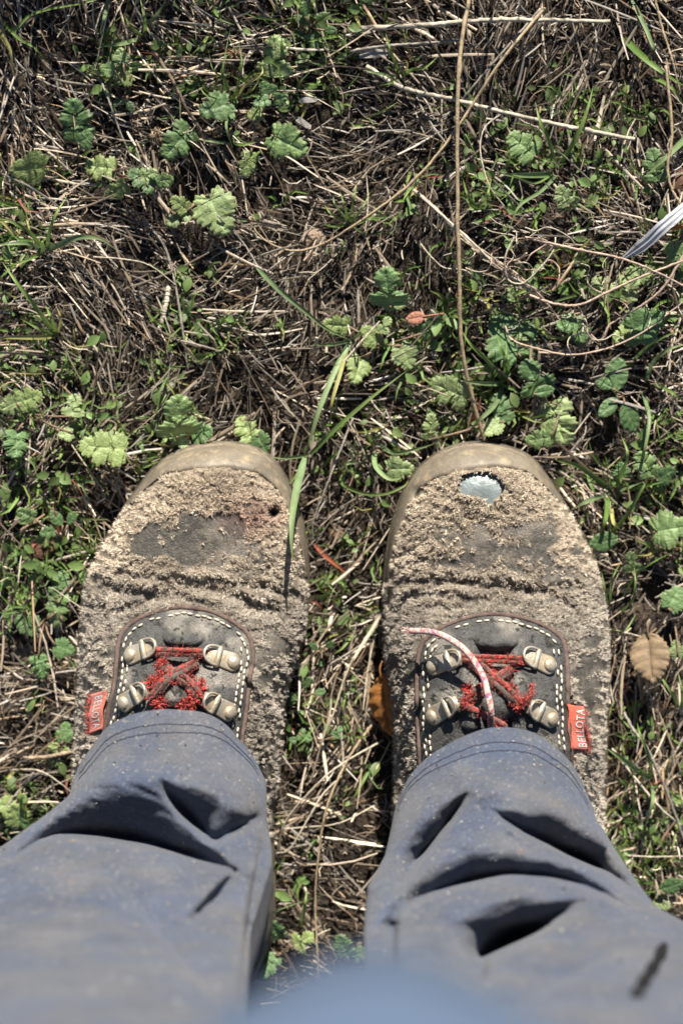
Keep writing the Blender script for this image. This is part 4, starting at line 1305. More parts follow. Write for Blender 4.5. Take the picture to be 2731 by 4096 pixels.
PL = [
    ('large lobed weed leaf pointing up near the top middle of the ground', (632, 205), [(632, 128, 92, 85, 'trifid'), (612, 205, 40, 120, 'round'), (600, 235, 38, 200, 'lobed'), (645, 225, 36, 20, 'round'), (585, 262, 34, 190, 'lobed')]),
    ('dark pointed lobed leaf standing at the upper left above a pale twig', (185, 330), [(175, 272, 92, 98, 'lobed'), (198, 318, 38, 40, 'round')]),
    ('folded green lobed leaf left of the middle of the upper ground', (440, 300), [(407, 328, 88, 228, 'lobed')]),
    ('small crinkled lobed leaf under the grass sprig, upper left of middle', (520, 245), [(492, 250, 70, 200, 'round'), (522, 262, 44, 300, 'round')]),
    ('broad pale scalloped leaf lying flat at the far left edge', (125, 385), [(64, 382, 84, 178, 'round')]),
    ('low lobed leaves sprawling beside the small pale leaf at the upper left', (262, 400), [(230, 384, 66, 172, 'lobed'), (325, 410, 66, 150, 'lobed'), (345, 402, 44, 20, 'trifid'), (268, 440, 56, 215, 'lobed'), (380, 412, 44, 10, 'lobed')]),
    ('large rounded leaf striped with grass shadow, left of the middle', (470, 455), [(500, 495, 98, -65, 'round'), (405, 500, 56, -140, 'trifid'), (412, 468, 46, 140, 'lobed')]),
    ('narrow lobed leaf hanging down left of the broad folded leaf', (580, 340), [(570, 380, 56, -105, 'lobed')]),
    ('pale fan-shaped leaf with a dark fold on bare earth', (632, 318), [(664, 332, 86, -28, 'round')]),
    ('pale lobed leaf between the dry stalks at the upper right', (1240, 370), [(1196, 333, 74, 140, 'lobed')]),
    ('large dark trifid leaf pointing up above the gap between the boots', (893, 712), [(895, 655, 92, 92, 'trifid'), (905, 695, 50, -20, 'round')]),
    ('small lobed leaves in a cluster beside the fallen pink leaf', (880, 790), [(935, 822, 62, -62, 'round'), (992, 750, 56, 32, 'lobed'), (770, 745, 62, 170, 'lobed'), (850, 770, 50, 130, 'round'), (818, 852, 66, -110, 'round'), (885, 745, 40, 60, 'trifid')]),
    ('bright yellow-green lobed leaf under the tangled vines at the right', (1305, 705), [(1328, 762, 62, -68, 'lobed'), (1300, 745, 46, 200, 'lobed')]),
    ('broad crinkled dark leaf to the right of the long upright stalk', (1180, 800), [(1168, 768, 112, 118, 'round'), (1190, 800, 52, -70, 'round')]),
    ('shaded lobed leaf above the large sunlit leaf at the right', (1240, 905), [(1222, 862, 84, 120, 'trifid'), (1250, 900, 50, 10, 'oval')]),
    ('striped lobed leaf touching the long upright stalk above the right boot', (1075, 920), [(1030, 898, 92, 158, 'lobed')]),
    ('largest sunlit deeply lobed leaf above the right boot toe', (1285, 925), [(1280, 975, 102, -72, 'lobed'), (1235, 1010, 60, 190, 'lobed')]),
    ('rosette of smooth oval leaves at the right below the vines', (1425, 905), [(1415, 860, 84, 85, 'oval'), (1395, 935, 62, -135, 'oval'), (1450, 960, 76, -60, 'oval'), (1385, 880, 46, 150, 'oval')], ),
    ('lobed leaf with crisp edges standing just above the left boot toe', (405, 1000), [(402, 950, 104, 95, 'trifid'), (468, 996, 54, 10, 'lobed'), (415, 1010, 52, -60, 'round')]),
    ('broad striped leaf lying at the upper left of the left boot toe', (290, 1030), [(235, 1028, 102, 175, 'lobed'), (268, 1055, 52, -110, 'round')]),
    ('green lobed leaf at the right shoulder of the left boot toe', (598, 1005), [(566, 984, 64, 120, 'lobed'), (603, 1020, 48, -60, 'round')]),
    ('pale round leaf tucked between the boot toes beside the right boot', (885, 1075), [(920, 1075, 62, 5, 'round')]),
    ('dark scalloped leaf at the right edge beside the upright vine', (1500, 415), [(1502, 378, 74, 100, 'lobed')]),
    ('broad leaf with coarse teeth under the curved vine at the right edge', (1420, 770), [(1487, 742, 88, 25, 'round'), (1430, 772, 50, 200, 'round')]),
    ('upright lobed leaves behind the crossing vines at the right', (1420, 690), [(1442, 652, 78, 80, 'lobed'), (1385, 655, 56, 140, 'lobed'), (1480, 630, 40, 30, 'round')]),
    ('scalloped leaf cut by the right edge halfway down beside the boot', (1490, 1210), [(1540, 1215, 78, 10, 'round')]),
    ('sunlit lobed leaves right of the right boot toe', (1500, 1100), [(1480, 1065, 64, 120, 'lobed'), (1530, 1090, 48, 30, 'round'), (1425, 1080, 40, 100, 'round')]),
    ('half-folded leaf pressed against the outer side of the right boot', (1420, 1240), [(1385, 1243, 70, 190, 'oval')]),
    ('small three-lobed leaf standing alone right of the right boot', (1455, 1330), [(1447, 1287, 54, 100, 'trifid')]),
    ('shaded leaves between the long stalk and the right boot toe', (1150, 960), [(1150, 935, 66, 100, 'lobed'), (985, 978, 62, 95, 'lobed'), (1130, 985, 46, -140, 'round')]),
    ('group of small leaves at the left edge above the pebbles', (75, 950), [(70, 915, 62, 20, 'lobed'), (35, 1022, 62, -100, 'lobed'), (170, 930, 52, 80, 'trifid'), (150, 998, 34, 190, 'round'), (20, 930, 46, 200, 'round')]),
    ('leaf with rounded lobes at the left edge beside the left boot', (105, 1420), [(60, 1432, 54, 160, 'lobed'), (135, 1375, 62, 80, 'lobed'), (95, 1535, 54, -80, 'lobed'), (150, 1490, 46, -20, 'round')]),
    ('striped lobed leaf close against the outer side of the left boot', (145, 1390), [(140, 1340, 60, 70, 'lobed'), (128, 1420, 40, 150, 'round')]),
    ('small leaves beside the thick twig left of the left boot', (140, 1700), [(130, 1738, 56, -110, 'trifid'), (150, 1680, 44, 80, 'round')]),
    ('sunlit leaf cluster in the lower left corner by the trouser leg', (60, 1860), [(38, 1868, 66, 110, 'round'), (10, 1850, 50, 180, 'round'), (62, 1890, 44, -20, 'lobed')]),
    ('yellow-green leaf at the right edge beside the knee', (1530, 2040), [(1540, 2035, 60, 20, 'oval'), (1520, 2075, 40, -30, 'round')]),
    ('lobed leaves low between the trouser legs', (660, 2160), [(633, 2130, 62, 110, 'lobed'), (700, 2158, 54, 30, 'trifid'), (618, 2220, 60, -120, 'lobed')]),
    ('leaf fan between the trouser legs near the right leg', (800, 2200), [(788, 2172, 60, 110, 'lobed'), (830, 2190, 46, 20, 'lobed')]),
    ('dark scalloped leaf at the right edge above the fallen brown leaf', (1540, 1400), [(1548, 1372, 56, 60, 'round'), (1552, 1490, 40, 100, 'round')]),
    ('pair of small leaves at the upper left of the straw patch', (300, 215), [(280, 178, 44, 200, 'round'), (246, 158, 34, 170, 'round'), (280, 128, 36, 100, 'round'), (312, 152, 34, 10, 'oval'), (270, 235, 26, 220, 'oval'), (300, 245, 30, -60, 'oval')]),
    ('wispy seedling with paired leaves near the top middle', (715, 70), [(690, 45, 34, 150, 'oval'), (740, 40, 34, 30, 'oval'), (720, 95, 40, -70, 'trifid'), (760, 70, 30, 0, 'oval'), (700, 20, 34, 100, 'oval')]),
    ('small lobed leaf at the right under the pale curled leaf', (1300, 475), [(1290, 450, 50, 120, 'lobed'), (1312, 462, 40, 40, 'lobed')]),
    ('lobed leaf at the right edge below the white plastic strip', (1550, 600), [(1552, 580, 60, 150, 'lobed')]),
    ('clover leaves in the gap beside the left boot instep', (680, 1590), [(705, 1568, 32, 60, 'oval'), (670, 1600, 32, 150, 'oval'), (735, 1590, 28, 10, 'oval')]),
    ('little lobed leaf in the gap beside the left trouser hem', (710, 1690), [(702, 1692, 36, -30, 'trifid'), (676, 1700, 30, 170, 'oval'), (776, 1680, 30, 60, 'trifid')]),
    ('clover sprig in the gap beside the middle of the left boot', (740, 1500), [(720, 1485, 26, 140, 'oval'), (758, 1480, 26, 40, 'oval'), (738, 1520, 24, -90, 'oval')]),
    ('small rosette to the left of the left boot beside the toe', (150, 1230), [(130, 1190, 44, 130, 'oval'), (110, 1222, 36, 190, 'lobed'), (165, 1190, 36, 60, 'oval'), (60, 1180, 44, 150, 'lobed')]),
]
for p_ in PL:
    weed(*p_)

# fallen leaves
def dead(label, cx, cy, L, ang, kind, colr, colv, tilt, lift=.014, name='fallen_leaf', cat='leaf'):
    me = leaf_mesh(kind, 77 + int(cx) % 13, colr, colv)
    me.materials.clear(); me.materials.append(M['dead_leaf'])
    z = float(gh(*P(cx * D2, cy * D2, 0)[:2]))
    root = thing(name, label, cat, P(cx * D2, cy * D2, z))
    bp, c = place_leaf(root, cx, cy, L, ang, kind, 0, lift, tilt, me=me, name='blade')
    d = np.array([math.cos(math.radians(ang)), math.sin(math.radians(ang)), 0])
    V, F = tube(spline(np.array([bp + d * .003, bp - d * .003 + [0, 0, .001], bp - d * .007 + [.002, 0, .0]]), 8), .0005, 6)
    part('stalk', V, F, M['stem'], root, np.tile(np.array(colr) * .8, (len(V), 1)))
    return root


dead('brown dry toothed leaf lying right of the right boot', 1494, 1512, 116, -82, 'serrate', (.28, .205, .125), (.17, .115, .07), (.30, .22), .020)
dead('orange dry leaf standing on edge against the inner side of the right boot', 884, 1622, 150, -82, 'oval', (.42, .18, .05), (.30, .12, .04), (.0, .85), .026)
dead('small pink and tan fallen leaf above the gap between the boots', 955, 730, 46, 190, 'oval', (.42, .20, .13), (.30, .12, .08), (.2, .1), .018)
dead('orange leaf scrap beside the white plastic strip', 1545, 520, 54, 10, 'narrow', (.48, .20, .06), (.3, .12, .05), (.2, .5), .024)
dead('dull brown leaf half buried between the boot toes', 772, 1222, 36, -60, 'serrate', (.20, .12, .07), (.13, .08, .05), (.1, .1), .008)

# ------------------------------------------------------------------ stems, vines and grass blades
def hpath(pts, lift):
    """photo display points with heights above the soil -> world"""
    p = np.array([(q[0] * D2, q[1] * D2) for q in pts], float)
    l = np.array([q[2] if len(q) > 2 else lift for q in pts], float)
    w0 = P(p[:, 0], p[:, 1], .01)
    z = gh(w0[:, 0], w0[:, 1]) + l
    return P(p[:, 0], p[:, 1], z)


def stem(label, pts, wpx, lift=.014, col=(.40, .33, .24), cat='straw', taper=.6, n=60, group=None, knots=True, root=None):
    name = 'dry_straw'
    if 'vine' in label or 'tendril' in label:
        name, cat = 'dry_vine', 'vine'
    elif 'twig' in label:
        name, cat = 'twig', 'twig'
    W = spline(hpath(pts, lift), n)
    root_loc = W[0].copy()
    r = wpx * D2 * KPX * CAM_H / 2
    rad = r * np.linspace(1, taper, n)
    if knots:
        for k in rng.randint(4, n - 4, max(1, n // 18)):
            rad[k] *= 1.35
    V, F = tube(W + rng.normal(0, r * .12, (n, 3)), rad, 8, .12)
    c = np.array(col) * (.75 + .5 * vnoise(np.repeat(np.arange(n), 8) * .3 + pts[0][0], np.tile(np.arange(8), n) * .6, 111, 2))[:, None]
    c = np.vstack([c, c[:2]])
    if root is not None:
        return part('strand', V, F, M['stem'], root, c)
    o = link(name, mesh(name, V - root_loc, F, M['stem'], c), loc=root_loc)
    return tag(o, label, cat, group)


PALE, TANC, GREY, PINK = (.50, .44, .34), (.38, .29, .18), (.30, .27, .23), (.46, .34, .26)
ST = [
    ('long upright brown stalk running down from the top edge to the right boot', [(1079, -20, .03), (1054, 150, .04), (1050, 400, .035), (1054, 620, .03), (1060, 790, .028), (1088, 930, .02), (1113, 1018, .012)], 9, TANC, 1.0),
    ('long tan stalk curving diagonally behind the upright stalk', [(1250, 18, .02), (1150, 140, .028), (1050, 292, .03), (960, 405, .026), (850, 492, .022), (740, 560, .018), (665, 575, .018), (600, 545, .016), (572, 500, .014)], 7.5, TANC, .5),
    ('thick pale straw lying across the upper right ground', [(842, 152, .016), (925, 202, .02), (1040, 228, .02), (1150, 256, .02), (1300, 290, .018), (1456, 319, .016)], 10, PALE, .9),
    ('pale straw near the top edge at the right', [(812, 66, .014), (960, 58, .018), (1080, 48, .02), (1180, 45, .02), (1400, 50, .016)], 12, PALE, .7),
    ('dull brown stem just below the top pale straw', [(800, 118, .012), (880, 106, .016), (960, 100, .016), (1060, 92, .014)], 7, GREY, .8),
    ('thin dark stem running diagonally under the long tan stalk', [(1240, 20, .012), (1180, 90, .014), (1110, 170, .016), (1050, 240, .014), (985, 300, .01)], 6, GREY, .7),
    ('bundle of pale vine crossing from the stalk towards the lower right', [(950, 436, .016), (1000, 480, .02), (1060, 541, .024), (1120, 590, .024), (1180, 625, .024), (1240, 680, .022), (1290, 742, .018)], 9, PINK, .5),
    ('second pale vine strand beside the crossing bundle', [(965, 450, .02), (1075, 548, .028), (1150, 620, .026), (1215, 668, .024), (1245, 700, .02)], 6, PALE, .6),
    ('pinkish vine arching from the crossing bundle to the right edge', [(1205, 545, .03), (1260, 558, .034), (1330, 574, .036), (1420, 592, .036), (1500, 622, .034), (1575, 660, .03)], 6.5, PINK, .7),
    ('vine sweeping under the crossing and up to the right edge', [(1215, 678, .026), (1275, 698, .03), (1330, 700, .032), (1400, 668, .034), (1480, 632, .034), (1575, 596, .03)], 6.5, PINK, .8),
    ('thin vine looping low at the right from above the large leaf', [(1158, 745, .016), (1175, 780, .02), (1230, 800, .024), (1310, 815, .026), (1400, 798, .026), (1480, 760, .026), (1540, 715, .024), (1575, 688, .022)], 5, PINK, .7),
    ('vine hanging from the right edge down to a hooked tip', [(1575, 575, .03), (1530, 650, .032), (1490, 690, .032), (1440, 720, .03), (1400, 745, .028), (1385, 775, .026), (1370, 782, .024), (1352, 762, .024)], 6.5, PINK, .7),
    ('curling tendril loop above the crossing vines', [(1180, 545, .03), (1160, 590, .03), (1165, 640, .03), (1200, 650, .032), (1240, 615, .034), (1270, 575, .034), (1275, 545, .03)], 4.5, PALE, .7),
    ('small tendril curling over the crossing vines', [(1205, 522, .034), (1230, 530, .036), (1260, 522, .038), (1300, 540, .036), (1320, 560, .034)], 3.5, PALE, .6),
    ('thin tendril left of the crossing vines', [(965, 560, .02), (990, 590, .022), (1020, 615, .022), (1070, 622, .022), (1110, 660, .02)], 4, PALE, .6),
    ('wiry stem rising beside the right edge from the vines', [(1528, 150, .03), (1542, 300, .03), (1532, 380, .03), (1540, 430, .028), (1562, 470, .026)], 7, TANC, .8),
    ('thin vertical stem at the top right corner', [(1500, -15, .02), (1518, 60, .024), (1540, 130, .024), (1560, 210, .02)], 6, TANC, .8),
    ('pale stem loop hanging left of the upper right lobed leaf', [(1150, 262, .02), (1115, 290, .022), (1102, 330, .022), (1108, 380, .022), (1125, 430, .02), (1158, 475, .016)], 4, PALE, .6),
    ('thick brown twig slanting through the upper left leaves', [(345, 98, .012), (375, 150, .016), (400, 190, .018), (430, 250, .016), (478, 322, .012)], 9, (.22, .16, .11), .7),
    ('pale grey twig by the far left scalloped leaf', [(84, 330, .012), (115, 352, .016), (156, 388, .012)], 7, PALE, .8),
    ('thin grey stem in the straw at the upper left', [(222, 160, .01), (250, 230, .014), (275, 300, .014), (300, 360, .01)], 5, GREY, .8),
    ('wide flattened dead stalk in the straw left of the middle', [(388, 660, .010), (380, 705, .014), (366, 760, .012)], 12, PALE, .8),
    ('grey straw fallen across the left middle of the ground', [(215, 590, .014), (290, 596, .018), (345, 610, .018), (405, 655, .014)], 4, PALE, .5),
    ('long grey stem slanting through the straw left of the middle', [(330, 505, .01), (375, 560, .014), (400, 640, .014), (420, 760, .012), (432, 850, .008)], 6, GREY, .8),
    ('curved dry stem below the broad shadow striped leaf', [(500, 495, .02), (560, 560, .012), (610, 640, .014), (660, 690, .012), (700, 712, .01)], 4.5, GREY, .6),
    ('short pale stub standing near the middle of the straw', [(722, 805, .01), (728, 775, .02)], 8, PALE, .9),
    ('grey stem beside the toe of the left boot in the gap', [(810, 960, .012), (760, 1090, .02), (722, 1190, .018), (718, 1240, .012)], 5, GREY, .8),
    ('branched grey stem low in the gap between the trouser hems', [(812, 1510, .016), (790, 1560, .018), (765, 1640, .02), (740, 1700, .02), (716, 1790, .018)], 5.5, (.36, .30, .22), .8),
    ('pale straw slanting across the gap under the orange leaf', [(880, 1700, .012), (800, 1745, .02), (740, 1790, .022), (660, 1880, .02), (636, 1960, .012)], 5, PALE, .8),
    ('tan stem running down the gap between the trouser legs', [(860, 1655, .012), (800, 1742, .02), (752, 1850, .024), (732, 1960, .024), (724, 2080, .022), (733, 2260, .02)], 6, TANC, .8),
    ('pale crossing straw between the trouser legs', [(640, 1905, .016), (700, 1900, .02), (780, 1890, .022), (860, 1850, .016)], 4, PALE, .8),
    ('bent pale straw at the left trouser leg edge in the gap', [(635, 1960, .018), (665, 1950, .024), (705, 1885, .024), (745, 1820, .02), (800, 1770, .014)], 5, PALE, .7),
    ('long dull straw sloping by the lower right corner of the ground', [(1418, 1610, .012), (1450, 1670, .018), (1485, 1720, .02), (1530, 1820, .02), (1570, 1930, .016)], 7, GREY, .9),
    ('pale straw crossing under the fallen brown leaf', [(1395, 1445, .012), (1430, 1452, .016), (1470, 1462, .014)], 4.5, PALE, .7),
    ('straw bundle strand right of the right trouser leg', [(1405, 1720, .012), (1460, 1790, .018), (1520, 1860, .018), (1575, 1905, .014)], 6, PALE, .8),
    ('horizontal grey straw at the right edge beside the knee', [(1440, 1965, .014), (1500, 1968, .018), (1575, 1966, .014)], 4, PALE, .8),
    ('short thick twig left of the left boot', [(56, 1742, .010), (110, 1738, .014), (160, 1728, .014), (200, 1722, .010)], 10, (.33, .25, .17), .9),
    ('thin pale straw bent beside the left trouser hem', [(28, 1768, .010), (90, 1770, .016), (140, 1800, .018), (185, 1838, .01)], 4, PALE, .7),
    ('thin curled grass stem on the right of the gap between the toes', [(885, 940, .01), (905, 985, .016), (935, 1000, .02), (970, 1012, .018)], 3, GREY, .6),
]
for lab, pts, wd, col, tp in ST:
    stem(lab, pts, wd, col=col, taper=tp)
tangle = thing('dry_vine', 'tangle of thin curling dry vine strands between the long vines at the right', 'vine', hpath([(1260, 620, 0)], 0)[0])
for q in range(22):
    cx_, cy_ = [(1230, 590), (1290, 640), (1180, 600), (1400, 700), (1500, 650), (1120, 600), (1340, 720)][q % 7]
    cx_ += rng.uniform(-60, 60); cy_ += rng.uniform(-45, 45)
    a_ = rng.uniform(0, 6.28); pts = []
    for k in range(6):
        pts.append((cx_, cy_, rng.uniform(.016, .034)))
        cx_ += math.cos(a_) * 26; cy_ += math.sin(a_) * 20; a_ += rng.normal(0, .75)
    stem('thin curling strand of dry vine in the tangle at the right', pts, rng.uniform(2.2, 4.2), col=(PALE, PINK)[q % 2], n=36, root=tangle)
bundle = thing('dry_vine', 'bundle of thin pale vine strands running along the thick crossing vine', 'vine', hpath([(950, 440, 0)], 0)[0])
for q in range(7):
    o_ = rng.uniform(-9, 9)
    stem('thin strand of the pale vine bundle crossing right of the upright stalk', [(950 + 25 * q + o_, 440 + 26 * q, .018), (1040 + o_ + 14 * q, 522 + o_ + 13 * q, .024), (1130 + 10 * q, 600 + o_ + 6 * q, .027), (1215 + 8 * q, 668 - o_ + 3 * q, .024)], rng.uniform(2.5, 4), col=(PALE, PINK)[q % 2], n=40, root=bundle)


def blade(root, pts, wpx, col, n=26, lift=.02, twist=.3, fold=.22, name='blade'):
    W = spline(hpath(pts, lift), n)
    T = np.gradient(W, axis=0); T /= np.linalg.norm(T, axis=1)[:, None]
    sd = np.cross(T, np.array([0, 0, 1.])); sd /= np.linalg.norm(sd, axis=1)[:, None] + 1e-9
    un = np.cross(sd, T)
    s = np.linspace(0, 1, n)
    ro = (twist * np.sin(s * 3 + rng.rand() * 6))[:, None]
    s2 = sd * np.cos(ro) + un * np.sin(ro); u2 = un * np.cos(ro) - sd * np.sin(ro)
    wd = wpx * D2 * KPX * CAM_H / 2 * (np.minimum(s * 5 + .55, 1) * (1 - s ** 2.5) + .02)
    V, F = ribbons(W[None], s2[None], wd[None], -u2[None], fold)
    c = np.array(col)[None] * (1 - .35 * s[:, None] * np.array([-.3, .1, .3]))
    c = np.repeat(c, 3, 0) * np.tile([.9, 1.15, .95], n)[:, None]
    return part(name, V, F, M['grass'], root, c)


